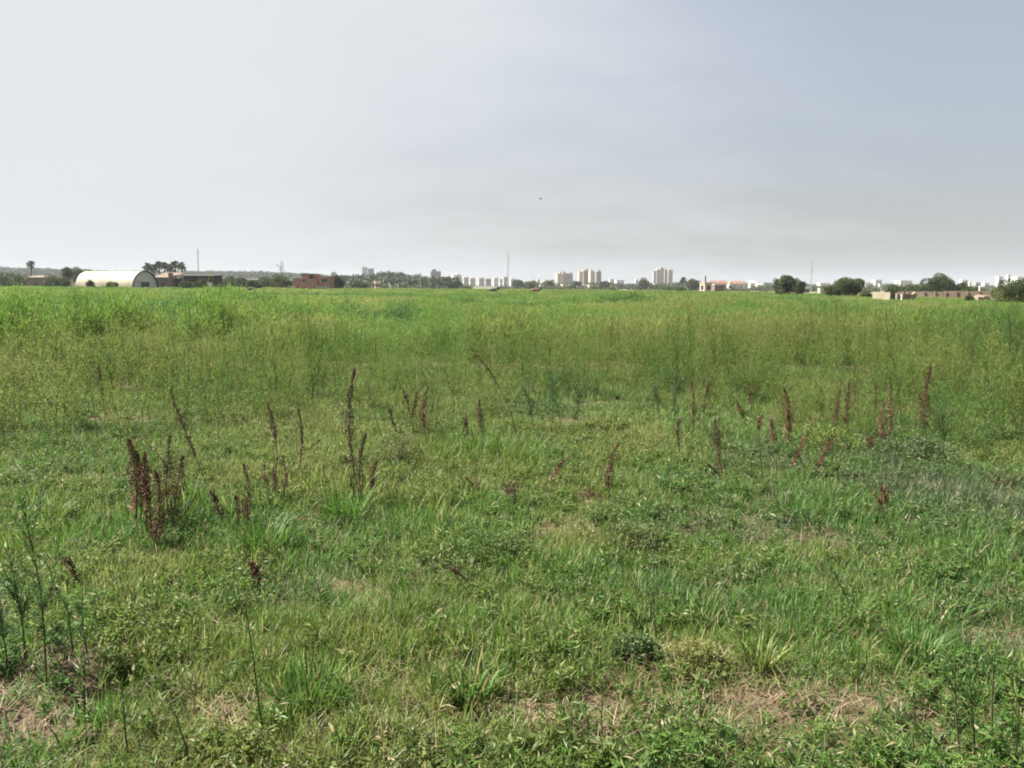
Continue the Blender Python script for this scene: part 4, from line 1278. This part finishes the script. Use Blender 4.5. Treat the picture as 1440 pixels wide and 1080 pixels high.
# --- left farm
def hangar():
    Y = 205; L = at(110, 403, Y); Rr = at(223, 403, Y); top = at(200, 381, Y).z
    H = top
    root = thing('hangar', 'cream barrel-vaulted hangar with a grey end wall, left of the palms', 'hangar', (at(205, 403, Y).x, Y, 0), math.radians(-19))
    # local: vault axis along -x (away to the left), end wall at x=0
    ln = 18.6; rad = 4.35
    seg = 22
    prof = [(rad * math.cos(PI * k / seg), H * math.sin(PI * k / seg) ** .9) for k in range(seg + 1)]
    b = MB(); V = []
    n = 24
    for i in range(n + 1):
        x = -ln * i / n
        bump = .07 * (i % 2)
        for y, z in prof: V.append((x, y * (1 + bump * .2), z * (1 - bump * .2) - .05))
    m = seg + 1
    b.add(V, [[[i * m + k, (i + 1) * m + k, (i + 1) * m + k + 1, i * m + k + 1] for i in range(n) for k in range(seg)]])
    b.build('vault', M_SHEET, root, smooth=True)
    b = MB(); V = [(-.25, y * .975, max(-.5, z * .975 - .05)) for y, z in prof]
    b.add(V, [[list(range(m))]]); b.build('end_wall', M_ENDW, root)
    b = MB(); V = [(-ln + .2, y * .975, max(-.5, z * .975 - .05)) for y, z in prof]
    b.add(V, [[list(range(m))[::-1]]]); b.build('back_wall', M_GREY, root)
    b = MB(); b.tube([(0.02, y, z - .05) for y, z in prof], [.17] * m, 6); b.build('rim', M_DARKR, root)
    piece('doorway', M_GLASS, root, [(-.3, -.19, -1.3, 1.5, .5, 2.0)])
    piece('lintel', M_GREY, root, [(-.3, -.15, -1.5, 1.7, 2.0, 2.2)])


hangar()


def shed(label, x0, x1, ytop, yeave, Y, roof_mat, wall_mat, depth=7, open_=False, posts=0, name='shed', cat='shed', group=None, rz=0):
    p0 = at(x0, ytop, Y); p1 = at(x1, ytop, Y); e = at((x0 + x1) / 2, yeave, Y).z; w = p1.x - p0.x; t = (p0.z + p1.z) / 2
    root = thing(name, label, cat, ((p0.x + p1.x) / 2, Y, 0), math.radians(rz), group)
    b = MB()
    b.add([(-w / 2 - .4, -.7, e), (w / 2 + .4, -.7, e), (w / 2 + .4, depth, t), (-w / 2 - .4, depth, t), (-w / 2 - .4, -.7, e - .18), (w / 2 + .4, -.7, e - .18), (w / 2 + .4, depth, t - .18), (-w / 2 - .4, depth, t - .18)],
          [[[0, 1, 2, 3], [7, 6, 5, 4], [4, 5, 1, 0], [5, 6, 2, 1], [6, 7, 3, 2], [7, 4, 0, 3]]])
    b.build('roof', roof_mat, root)
    if open_:
        piece('back_wall', wall_mat, root, [(-w / 2, w / 2, depth - .5, depth - .3, -.5, t - .35)])
        for k in range(posts):
            x = -w / 2 + w * k / (posts - 1)
            piece('post', M_BARK, root, [(x - .09, x + .09, -.3, -.12, -.3, e - .2)])
    else:
        piece('wall', wall_mat, root, [(-w / 2, w / 2, 0, depth - .4, -.5, e - .2)])
        piece('door', M_GLASS, root, [(-.6, .5, -.05, .1, 0, min(2, e * .8))])
    return root


shed('low shed with a flat brown roof under the lone palm', 38, 62, 387, 390, 300, M_ROOF, M_BROWN)
piece_ = thing('low_wall', 'broken white garden wall left of the hangar', 'wall', at(107, 400, 230).to_2d().to_3d())
piece('wall', M_WHITE, piece_, [(-2.0, 1.6, 0, .25, -.3, 1.9)]); piece('coping', M_GREY, piece_, [(-2.1, 1.7, -.05, .3, 1.9, 2.0)])
shed('brown building with a sloping tan roof between hangar and long dark shed', 216, 240, 382.5, 390, 232, M_ROOF, M_BROWN, 9)
shed('long open shed with a thin dark roof right of the brown building', 243, 299, 385.5, 387.5, 232, M_DARKR, M_BROWN, 8, True, 6)
p_ = thing('pillar', 'brown masonry pillar at the left end of the long dark shed', 'pillar', at(240.5, 400, 229).to_2d().to_3d())
piece('shaft', M_BROWN, p_, [(-.5, .5, -.4, .4, -.3, at(240, 384.5, 229).z)]); piece('cap', M_ROOF, p_, [(-.6, .6, -.5, .5, at(240, 384.5, 229).z, at(240, 384.5, 229).z + .15)])
shed('dim grey farm shed right of the long dark shed', 304, 330, 390, 393, 330, M_DARKR, M_BROWN, 8)
shed('lower grey farm shed behind the dark green bush', 338, 362, 391, 394, 350, M_DARKR, M_BROWN, 8)
block('tiny white farm hut right of the long shed', 295, 397, 5, 225, M_WHITE, rz=15, name='hut', cat='hut')
block('small pale hut left of the brick house shrub', 383, 397, 7, 250, M_MAUVE, rz=15, name='hut', cat='hut', rows=1, cols=1)
block('white hut with a bright front right of the dark green bush', 388, 390, 6, 320, M_WHITE, rz=20, name='hut', cat='hut')


def brick_house():
    Y = 215
    X = lambda p: at(p, 400, Y).x
    Z = lambda p, y: at(p, y, Y).z
    ox = X(437)
    root = thing('brick_house', 'unfinished two-storey red brick house by the field edge', 'house', (ox, Y, 0))
    piece('ground_storey', M_BRICK, root, [(X(413) - ox, X(446) - ox, 0, 8, -.5, Z(430, 392.2))])
    piece('upper_storey', M_BRICK, root, [(X(424) - ox, X(441) - ox, .6, 7, Z(430, 392.2), Z(430, 385.5))])
    piece('side_wing', M_BRICK, root, [(X(446) - ox, X(461) - ox, 1.2, 8, -.5, Z(450, 388.5))])
    piece('roof_slab', M_MAUVE, root, [(X(423) - ox, X(442) - ox, .3, 7.3, Z(430, 385.5), Z(430, 384.6))])
    piece('floor_slab', M_MAUVE, root, [(X(412.5) - ox, X(424) - ox - .05, -.1, 8.1, Z(430, 392.2), Z(430, 391.4))])
    for (a, b_, c, d, y) in ((425, 429.5, 393, 395.5, -.04), (434.5, 441, 387, 391.5, .56), (450, 459, 392.5, 395.5, 1.16)):
        w = piece('window', M_GLASS, root, [(X(a) - ox, X(b_) - ox, y, y + .2, Z(430, d), Z(430, c))])
        piece('sill', M_MAUVE, w, [(X(a) - ox - .1, X(b_) - ox + .1, y - .1, y + .1, Z(430, d) - .12, Z(430, d))])
    piece('pillar', M_WHITE, root, [(X(449) - ox, X(450) - ox, 1.0, 1.25, Z(430, 397), Z(430, 391.5))])
    piece('door', M_GLASS, root, [(X(417) - ox, X(420) - ox, -.04, .2, -.3, 1.5)])


brick_house()
a_ = thing('awning', 'flat white awning at the left foot of the brick house', 'awning', at(411, 402, 206).to_2d().to_3d())
piece('cover', M_WHITE, a_, [(-1.0, 1.0, -.8, .8, 1.25, 1.4)])
for x in (-.9, .85): piece('post', M_STEEL, a_, [(x, x + .07, -.7, -.63, -.2, 1.25)])
w_ = thing('grey_wall', 'low bluish grey wall at the right foot of the brick house', 'wall', at(453, 402, 205).to_2d().to_3d())
piece('wall', M_GREY, w_, [(-1.5, 1.5, 0, .3, -.3, 1.35)]); piece('coping', M_STEEL, w_, [(-1.6, 1.6, -.06, .36, 1.35, 1.45)])


# --- masts
def mast(label, px, ytop, Y, wpx, bands=True):
    top = at(px, ytop, Y); H = top.z; w = wpx / F * Y / 2
    root = thing('lattice_mast', label, 'mast', (top.x, Y, 0), .3, 'slender lattice masts on the horizon')
    c = [(w * math.cos(a), w * math.sin(a)) for a in (0.2, 0.2 + 2 * PI / 3, 0.2 + 4 * PI / 3)]
    for x, y in c:
        b = MB(); b.tube([(x, y, -.5), (x * .8, y * .8, H * .93)], [w * .17, w * .14], 5); b.build('leg', M_STEEL, root)
    b = MB(); n = int(H / 2.0)
    for k in range(n):
        z0, z1 = H * .93 * k / n, H * .93 * (k + 1) / n
        for i in range(3):
            x0, y0 = c[i]; x1, y1 = c[(i + 1) % 3]; s0 = 1 - .2 * k / n; s1 = 1 - .2 * (k + 1) / n
            b.tube([(x0 * s0, y0 * s0, z0), (x1 * s1, y1 * s1, z1)], [w * .08] * 2, 4)
            b.tube([(x0 * s1, y0 * s1, z1), (x1 * s1, y1 * s1, z1)], [w * .08] * 2, 4)
    b.build('bracing', M_STEEL, root)
    b = MB(); b.tube([(0, 0, H * .92), (0, 0, H)], [w * .22, w * .1], 5); b.build('aerial', M_STEEL, root)
    for z in (.72, .84):
        b = MB(); b.tube([(w * .9, -w * .6, H * z), (w * .9, -w * .6, H * z + 2.2)], [w * .3] * 2, 6); b.build('antenna', M_WHITE, root)


mast('left lattice mast rising behind the long dark shed', 277.5, 348, 420, 2.4)
mast('tallest lattice mast near the centre of the horizon', 714.5, 352, 620, 2.2)
mast('pale lattice mast between the bulging tree and the rounded tree', 1142.5, 361, 400, 2.2)


def pole(label, px, ytop, ybase, Y, rad, mat, cat='post', name='post', group=None, capw=None):
    t = at(px, ytop, Y); root = thing(name, label, cat, (t.x, Y, 0), 0, group)
    b = MB(); b.tube([(0, 0, -.4), (0, 0, t.z - .15)], [rad, rad * .85], 8); b.build('shaft', mat, root)
    c = capw or rad * 1.25
    b = MB(); b.tube([(0, 0, t.z - .15), (0, 0, t.z)], [c, c * .7], 8); b.build('cap', mat, root)


pole('white post at the field edge in front of the dark wood', 548, 398.5, 407, 240, .16, M_WHITE)
pole('thin dark pole before the wood left of the purple-brown block', 591, 384, 404, 300, .12, M_GREY, 'pole', 'pole')
pole('white post standing before the brown chimney building', 1001.5, 397.5, 411, 200, .07, M_WHITE)
pole('white stump of a post before the left end of the ruined wall', 1268.5, 414.5, 421, 88, .11, M_WHITE)
pole('white gate post behind the ruined wall near the mound', 1378, 402.5, 411, 125, .16, M_WHITE, capw=.22)
pole('thin pole above the far houses right of the mast', 748.5, 388, 400, 640, .12, M_GREY, 'pole', 'pole')

# --- far city, left to right
C_ = 'far city buildings along the horizon'
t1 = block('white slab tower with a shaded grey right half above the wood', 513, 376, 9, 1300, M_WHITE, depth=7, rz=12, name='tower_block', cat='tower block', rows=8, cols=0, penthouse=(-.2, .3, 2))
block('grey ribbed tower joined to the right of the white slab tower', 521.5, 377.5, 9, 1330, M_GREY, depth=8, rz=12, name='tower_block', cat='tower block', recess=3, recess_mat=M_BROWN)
block('small white house before the wood, left of a pair', 511, 394.5, 9, 420, M_WHITE, rz=20, name='house', cat='house', rows=1, cols=2)
block('small white house before the wood, right of a pair', 531, 395, 9, 420, M_CREAM, rz=20, name='house', cat='house', rows=1, cols=2)
block('purple-brown block with a raised corner above the dark wood', 612.5, 381.5, 15, 1300, M_PURP, depth=8, rz=15, rows=3, cols=4, win_mat=M_GLASS, win_w=2.2, win_h=2, penthouse=(-.15, .35, 3.2))
block('low white base building under the purple-brown block', 612, 389.5, 12, 1250, M_WHITE, depth=8, rz=15, rows=1, cols=4)
fc = [  # label, px, ytop, wpx, material
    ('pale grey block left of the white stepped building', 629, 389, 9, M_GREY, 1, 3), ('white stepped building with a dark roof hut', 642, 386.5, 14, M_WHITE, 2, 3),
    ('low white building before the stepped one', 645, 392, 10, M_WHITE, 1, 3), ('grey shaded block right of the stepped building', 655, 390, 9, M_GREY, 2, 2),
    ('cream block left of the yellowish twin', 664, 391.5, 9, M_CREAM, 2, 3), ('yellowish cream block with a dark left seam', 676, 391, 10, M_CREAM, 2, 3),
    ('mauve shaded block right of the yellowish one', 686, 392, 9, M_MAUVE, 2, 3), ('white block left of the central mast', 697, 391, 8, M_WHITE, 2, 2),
    ('narrow white block close left of the central mast', 704, 392.5, 5, M_WHITE, 2, 1), ('grey block at the foot of the central mast', 711, 389.5, 8, M_GREY, 2, 2),
    ('white block just right of the central mast', 720, 391.5, 7, M_WHITE, 2, 2), ('low white house right of the thin pole', 750, 394, 6, M_WHITE, 1, 2),
    ('small white house under a dark speck left of the tower blocks', 757, 393, 5, M_WHITE, 1, 1), ('long low white roofed hall left of the tower blocks', 764, 396, 11, M_WHITE, 0, 0),
    ('white hall between tower blocks and cream towers, taller left part', 860, 392.5, 7, M_WHITE, 1, 2), ('long white hall running right from the taller white part', 870, 394, 15, M_WHITE, 1, 4),
    ('far white speck of a house left of the round tree', 895, 393, 5, M_WHITE, 1, 1)]
for i, (lb, px_, yt, wp, mt, ro, co) in enumerate(fc):
    block(lb, px_, yt, wp, 1150 + (i * 53) % 200, mt, rz=18 + (i * 7) % 12, group=C_, rows=ro, cols=co, penthouse=(.1, .3, 1.8) if i % 3 == 1 else None)
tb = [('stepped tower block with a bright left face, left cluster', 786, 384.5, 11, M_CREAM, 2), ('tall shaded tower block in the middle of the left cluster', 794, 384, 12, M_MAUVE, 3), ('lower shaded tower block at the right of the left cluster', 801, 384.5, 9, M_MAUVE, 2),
      ('cream tower block at the left of the right cluster', 816, 382.5, 8, M_CREAM, 1), ('tallest tower block of the right cluster', 823, 380, 12, M_MAUVE, 3), ('pale tower block right of the tallest in the right cluster', 832, 381, 9, M_CREAM, 2), ('shaded tower block at the right end of the right cluster', 840.5, 381.5, 10, M_MAUVE, 3)]  # mauve walls put the shade of these blocks into their colour
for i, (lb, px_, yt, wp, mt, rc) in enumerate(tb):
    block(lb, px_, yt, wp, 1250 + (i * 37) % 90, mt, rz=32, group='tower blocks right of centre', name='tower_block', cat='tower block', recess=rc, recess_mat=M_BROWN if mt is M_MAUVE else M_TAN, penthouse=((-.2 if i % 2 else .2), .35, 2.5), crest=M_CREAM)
for i, (lb, px_, yt, wp, mt, rc) in enumerate([('grey narrow end tower at the left of the cream towers', 920.5, 380.5, 5, M_GREY, 0), ('white tower second from left of the cream towers', 925, 379, 8, M_WHITE, 1), ('tallest cream tower in the middle of its group', 930, 377, 8, M_CREAM, 1),
                                              ('brownish tower right of the tallest cream tower', 936, 379, 6, M_TAN, 1), ('bright cream tower at the right of its group', 941.5, 380, 9, M_CREAM, 1)]):
    block(lb, px_, yt, wp, 1180 + 13 * i, mt, rz=25, group='cream towers', name='tower_block', cat='tower block', recess=rc, recess_mat=M_TAN, penthouse=(0, .4, 2) if i in (1, 2, 4) else None)
hs = [('low white house at the left foot of the tower blocks', 780, 399, 9, M_WHITE), ('long pale house below the left tower blocks', 796, 400, 15, M_CREAM), ('white house below the gap between tower blocks', 822, 399.5, 8, M_WHITE),
      ('pale house below the right tower blocks', 831, 400.5, 9, M_CREAM), ('tiny white house left of the grey tower blocks scrub', 742, 400.5, 6, M_WHITE), ('white roofed house above the brown cow', 762, 401, 8, M_WHITE),
      ('white house left of the cream blocks scrub', 618, 399.5, 5, M_WHITE), ('small pinkish house above the sandy strip', 634, 399, 11, M_BRICK), ('small pale house at the foot of the cream towers', 922, 399, 6, M_CREAM), ('tan house at the foot of the cream towers', 940, 400, 10, M_TAN)]
for i, (lb, px_, yt, wp, mt) in enumerate(hs):
    block(lb, px_, yt, wp, 620 + (i * 31) % 90, mt, rz=15 + i * 3, group='small houses at the foot of the city', name='house', cat='house', rows=1, cols=2, win_w=.9, win_h=1)

# --- brown building with chimney and neighbours
bb = block('brown masonry building with a dark chimney right of the palm', 993, 397, 16, 265, M_TAN, depth=2.8, rz=22, rows=1, cols=1, parapet=.3)
ch = MB(); ch.tube([(-.3, 0, 2.6), (-.3, 0, at(991, 387.5, 265).z)], [.26, .2], 8); ch.build('chimney', M_DARKR, bb)
block('dark low shed joined to the right of the chimney building', 1010, 400, 15, 268, M_BROWN, depth=3, rz=5, name='shed', cat='shed', rows=0, crest=M_WHITE, parapet=.2)


def gable(label, px, ytop, wpx, Y, wall, roofm, rz=12, group='houses with tiled roofs right of the chimney'):
    top = at(px, ytop, Y); W_ = wpx / F * Y; d = W_ * .7; H = top.z
    root = thing('house', label, 'house', (top.x, Y, 0), math.radians(rz), group)
    e = H * .72
    piece('wall', wall, root, [(-W_ / 2, W_ / 2, -d / 2, d / 2, -.5, e)])
    b = MB(); o = .35
    b.add([(-W_ / 2 - o, -d / 2 - o, e), (W_ / 2 + o, -d / 2 - o, e), (W_ / 2 + o, d / 2 + o, e), (-W_ / 2 - o, d / 2 + o, e), (-W_ / 2 * .7, 0, H), (W_ / 2 * .7, 0, H)],
          [[[0, 1, 5, 4], [2, 3, 4, 5], [3, 2, 1, 0]], [[1, 2, 5], [3, 0, 4]]]); b.build('roof', roofm, root)
    for x in (-.25, .22): piece('window', M_GLASS, root, [(W_ * x - .5, W_ * x + .5, -d / 2 - .04, -d / 2 + .1, e * .45, e * .75)])


gable('pink-roofed house above the dark low shed', 1003, 394.5, 13, 520, M_WHITE, M_TILE)
gable('cream house with a red roof right of the dark shed', 1015, 394.5, 15, 540, M_CREAM, M_TILE)
gable('broad red-roofed house left of the tiny white chapel', 1035, 395, 20, 520, M_WHITE, M_TILE)
block('narrow cream house front left of the broad red roof', 1027, 397, 4, 500, M_CREAM, rz=20, name='house', cat='house', rows=1, cols=1)
gable('tiny bright white house with a pointed top on the right ridge', 1058, 394.5, 9, 760, M_WHITE, M_WHITE)
gable('dim tan house among scrub right of the tiny white house', 1068, 398, 10, 700, M_CREAM, M_GREY)
block('small white house right of the bulging dark tree', 1133, 403, 9, 330, M_WHITE, rz=20, name='house', cat='house', rows=1, cols=2)
block('small white van-sized hut right of the mast', 1155, 405.5, 7, 260, M_WHITE, rz=10, name='hut', cat='hut')
wf = [('white row house far behind the mast, left part', 1158, 398, 16, 900), ('long white row right of the rounded tree', 1220, 397.5, 14, 900), ('white block with upper floor right of the rounded tree', 1233, 393.5, 14, 950), ('white narrow front below the upper floor block', 1238, 399, 5, 700),
      ('white flat block over the olive bush', 1270, 394.5, 22, 950), ('small white house left of the spreading tree', 1296, 399.5, 6, 850), ('white block right of the spreading tree', 1355, 393.5, 10, 950), ('narrow white tower house in the far right row', 1364, 397, 4, 900),
      ('grey-white block right of the narrow tower house', 1373, 397, 11, 950), ('low white block left of the white towers', 1386, 398, 9, 930), ('white slab tower, leftmost of three at the right edge', 1405.5, 389, 9, 900), ('slim taller white tower, middle of three at the right edge', 1418, 386.5, 6, 920),
      ('long white block at the right picture edge', 1434, 389.5, 24, 940)]
for i, (lb, px_, yt, wp, Y_) in enumerate(wf):
    block(lb, px_, yt, wp, Y_, M_WHITE if i != 8 else M_GREY, rz=10 + (i * 5) % 14, group='white buildings along the right horizon', rows=2 if wp > 8 else 1, cols=3 if wp > 8 else 1)


# --- right: walls and mound
def wall_thing(label, x0, x1, ytop, Y0, Y1, mat, openings=(), thick=.3, name='old_wall', ragged=.0, posts=0):
    a = at(x0, ytop[0], Y0); c = at(x1, ytop[1], Y1)
    L = math.hypot(c.x - a.x, c.y - a.y); ang = math.atan2(c.y - a.y, c.x - a.x)
    root = thing(name, label, 'wall', (a.x, a.y, 0), ang)
    r = np.random.default_rng(hash_(label)); n = max(8, int(L / .6))
    b = MB(); V = []
    for k in range(n + 1):
        t = k / n; h = a.z + (c.z - a.z) * t + r.normal(0, ragged)
        V += [(L * t, 0, -.4), (L * t, 0, h), (L * t, thick, h), (L * t, thick, -.4)]
    q = []
    for k in range(n):
        for j in range(4):
            q.append([k * 4 + j, (k + 1) * 4 + j, (k + 1) * 4 + (j + 1) % 4, k * 4 + (j + 1) % 4])
    b.add(V, [q, [[0, 1, 2, 3], [n * 4 + 3, n * 4 + 2, n * 4 + 1, n * 4]]]); b.build('wall', mat, root)
    for (p, w, y0, y1) in openings:
        t = (p - x0) / (x1 - x0); Y = Y0 + (Y1 - Y0) * t; ww = w / F * Y
        piece('opening', M_GLASS, root, [(L * t - ww / 2, L * t + ww / 2, -.03, .1, at(p, y1, Y).z, at(p, y0, Y).z)])
    for k in range(posts):
        x = L * (k + .5) / posts
        piece('pier', mat, root, [(x - .18, x + .18, -.12, -.002, -.4, a.z + (c.z - a.z) * (k + .5) / posts + .05)])
    return root


wall_thing('short pale plastered wall at the right, before the olive bush', 1227, 1252, (411, 411), 100, 98, M_PALEW, ragged=.02)
wall_thing('long weathered brown wall with dark openings at the right', 1262, 1400, (410, 409.5), 118, 112, M_RUIN, [(1315, 3.5, 411, 415.5), (1330.5, 4, 411, 415.5), (1347, 4, 411, 414), (1362.5, 3.5, 411, 414), (1285, 2.5, 411.5, 414)], ragged=.05, posts=9)
wall_thing('crumbled brown wall stub between the pale wall and long wall', 1262, 1288, (413, 412.5), 96, 97, M_RUIN, ragged=.12, name='wall_stub')
c0 = at(1382, 417, 86); b = MB(); r_ = np.random.default_rng(9)
nx, ny = 22, 12; V = []
for j in range(ny):
    for i in range(nx):
        u_, v_ = i / (nx - 1) * 2 - 1, j / (ny - 1) * 2 - 1
        V.append((u_ * 2.0, v_ * 1.5, max(0, 1 - u_ * u_ - v_ * v_) ** .7 * 1.05 * (.75 + .5 * vn(u_ * 3 + 5, v_ * 3, 1, 3)) - .1))
b.add(V, [[[j * nx + i, j * nx + i + 1, (j + 1) * nx + i + 1, (j + 1) * nx + i] for j in range(ny - 1) for i in range(nx - 1)]])
o = b.build('earth_mound', M_MUD, smooth=True); o.location = (c0.x, 86, 0); tag(o, 'heap of brown earth beside the big bush at the right edge', 'mound')
for i, (px_, py_, s, lb) in enumerate([(1378, 419.3, .42, 'pale stone block on top of the earth mound, left one'), (1386, 418.6, .5, 'largest pale stone block on the earth mound'), (1391, 420.3, .35, 'small pale stone at the right foot of the earth mound')]):
    b = MB(); p = at(px_, py_, 84.2); r2 = np.random.default_rng(i)
    v = np.array([[x, y, z] for z in (-.5, .35) for x, y in ((-.6, -.4), (.5, -.5), (.62, .4), (-.5, .5))]) + r2.normal(0, .07, (8, 3))
    b.add(v * s, [[[0, 3, 2, 1], [4, 5, 6, 7], [0, 1, 5, 4], [1, 2, 6, 5], [2, 3, 7, 6], [3, 0, 4, 7]]])
    o = b.build('stone', M_PALEW); o.location = p; tag(o, lb, 'stone', 'pale stones on the earth mound')


# ------------------------------------------------------------------ animals and the bird
def skin_body(name, verts, edges, radii, mat, parent, sub=1):
    m = bpy.data.meshes.new(name); m.from_pydata(verts, edges, [])
    o = bpy.data.objects.new(name, m); COL.objects.link(o)
    md = o.modifiers.new('skin', 'SKIN'); sv = m.skin_vertices
    if not sv:
        bpy.context.view_layer.objects.active = o
    layer = m.skin_vertices[0]
    for i, r in enumerate(radii): layer.data[i].radius = (r, r) if isinstance(r, (int, float)) else r
    layer.data[0].use_root = True
    sb = o.modifiers.new('sub', 'SUBSURF'); sb.levels = sub; sb.render_levels = sub
    dg = bpy.context.evaluated_depsgraph_get()
    me = bpy.data.meshes.new_from_object(o.evaluated_get(dg))
    bpy.data.objects.remove(o)
    me.materials.clear(); me.materials.append(mat)
    me.polygons.foreach_set('use_smooth', np.ones(len(me.polygons), bool))
    ob = bpy.data.objects.new(name, me); COL.objects.link(ob); ob.parent = parent
    return ob


def animal(label, px, py, Y, s, rz, coat, head_mat=None, graze=False, cat='cow', name='cow'):
    p = at(px, py, Y); root = thing(name, label, cat, (p.x, Y, 0), rz, 'animals grazing at the far edge of the field')
    hz = .55 if graze else 1.45
    v = [(-.65, 0, 1.05), (-.25, 0, 1.0), (.25, 0, .98), (.65, 0, 1.08), (.92, 0, 1.15 if not graze else .95), (1.12, 0, hz * .9 + .1 if not graze else .62), (1.32, 0, hz * .86 if not graze else .36)]
    e = [(i, i + 1) for i in range(6)]
    rad = [.27, .32, .33, .28, .17, .14, .085]
    for (a, x, y, back) in ((3, .60, .17, 0), (3, .60, -.17, 0), (0, -.62, .18, 1), (0, -.62, -.18, 1)):
        n = len(v)
        v += [(x, y, .72), (x + (-.08 if back else .03), y, .40), (x + (.0 if back else .0), y, .04)]
        e += [(a, n), (n, n + 1), (n + 1, n + 2)]; rad += [.13, .065, .055]
    n = len(v); v += [(-.95, 0, 1.0), (-1.02, 0, .5)]; e += [(0, n), (n, n + 1)]; rad += [.04, .03]
    b = skin_body('body', [tuple(np.array(q) * s) for q in v], e, [r * s for r in rad], coat, root)
    hp = np.array(v[5]) * s
    for sy in (-1, 1):
        m = MB(); c = hp + np.array([-.06, sy * .13, .10]) * s
        m.leaves(np.array([c]), np.array([[-.1, sy, .25]]), .2 * s, .1 * s, np.random.default_rng(2), v=.5); m.build('ear', coat, root)
    if head_mat:
        m = MB(); m.tube([np.array(v[4]) * s, hp, np.array(v[6]) * s], [.19 * s, .175 * s, .115 * s], 8); m.build('head', head_mat, root, smooth=True)
    return root


M_BLACK = surf_mat('black_coat', (.016, .014, .013), (.010, .009, .009), 4, .7); M_BCOAT = surf_mat('brown_coat', (.13, .075, .045), (.09, .05, .032), 4, .7); M_DGREY = surf_mat('slate_coat', (.045, .045, .05), (.03, .03, .034), 4, .7)
animal('black cow grazing among weeds below the dark green bush', 355, 405, 152, .95, PI * .96, M_BLACK, None, True)
animal('slate-dark cow with a black head below the central mast', 693, 406, 150, 1.0, .05, M_DGREY, M_BLACK)
animal('brown cow with a dark head below the grey tower blocks', 752, 406, 150, 1.0, .0, M_BCOAT, M_BLACK)
animal('tiny dark animal on the left end of the sandy strip', 565, 406.5, 300, .55, 1.2, M_BLACK, None, True, 'animal', 'grazing_animal')
animal('tiny dark animal farther right on the sandy strip, below the purple-brown block', 609, 406, 330, .5, 2.6, M_BLACK, None, True, 'animal', 'grazing_animal')

p = at(760.5, 279.5, 75)
bird = thing('bird', 'small dark bird flying alone in the empty sky', 'bird', p, math.radians(10))
skin_body('body', [(0, 0, 0), (.08, 0, .01), (.13, 0, .02), (-.10, 0, .0), (-.19, 0, .005)], [(0, 1), (1, 2), (0, 3), (3, 4)], [.042, .034, .02, .026, (.03, .008)], M_BLACK, bird)
for sy in (-1, 1):
    b = MB(); r0 = [(.06, 0, .02), (.07, .13 * sy, .075), (.0, .30 * sy, .05)]; r1 = [(-.06, 0, .015), (-.05, .13 * sy, .068), (-.03, .30 * sy, .048)]
    V = r0 + r1 + [(x, y, z - .008) for x, y, z in r0 + r1]
    b.add(V, [[[0, 1, 4, 3], [1, 2, 5, 4], [9, 10, 7, 6], [10, 11, 8, 7], [0, 6, 7, 1], [1, 7, 8, 2], [3, 4, 10, 9], [4, 5, 11, 10], [2, 8, 11, 5], [0, 3, 9, 6]]])
    b.build('wing', M_BLACK, bird)

# ------------------------------------------------------------------ air
HZ = True
if HZ:
    b = MB(); b.box(-2600, 2600, -2600, 2600, -4, 42)
    m = bpy.data.materials.new('haze'); m.use_nodes = True; ntz = m.node_tree; ntz.nodes.clear()
    pv = ntz.nodes.new('ShaderNodeVolumePrincipled'); pv.inputs['Color'].default_value = (.68, .71, .76, 1); pv.inputs['Density'].default_value = HAZE_D
    pv.inputs['Anisotropy'].default_value = 0.0
    oo = ntz.nodes.new('ShaderNodeOutputMaterial'); ntz.links.new(pv.outputs[0], oo.inputs['Volume'])
    tag(b.build('haze', m), 'thin pale haze in the air over the field and city', None, None, 'stuff')
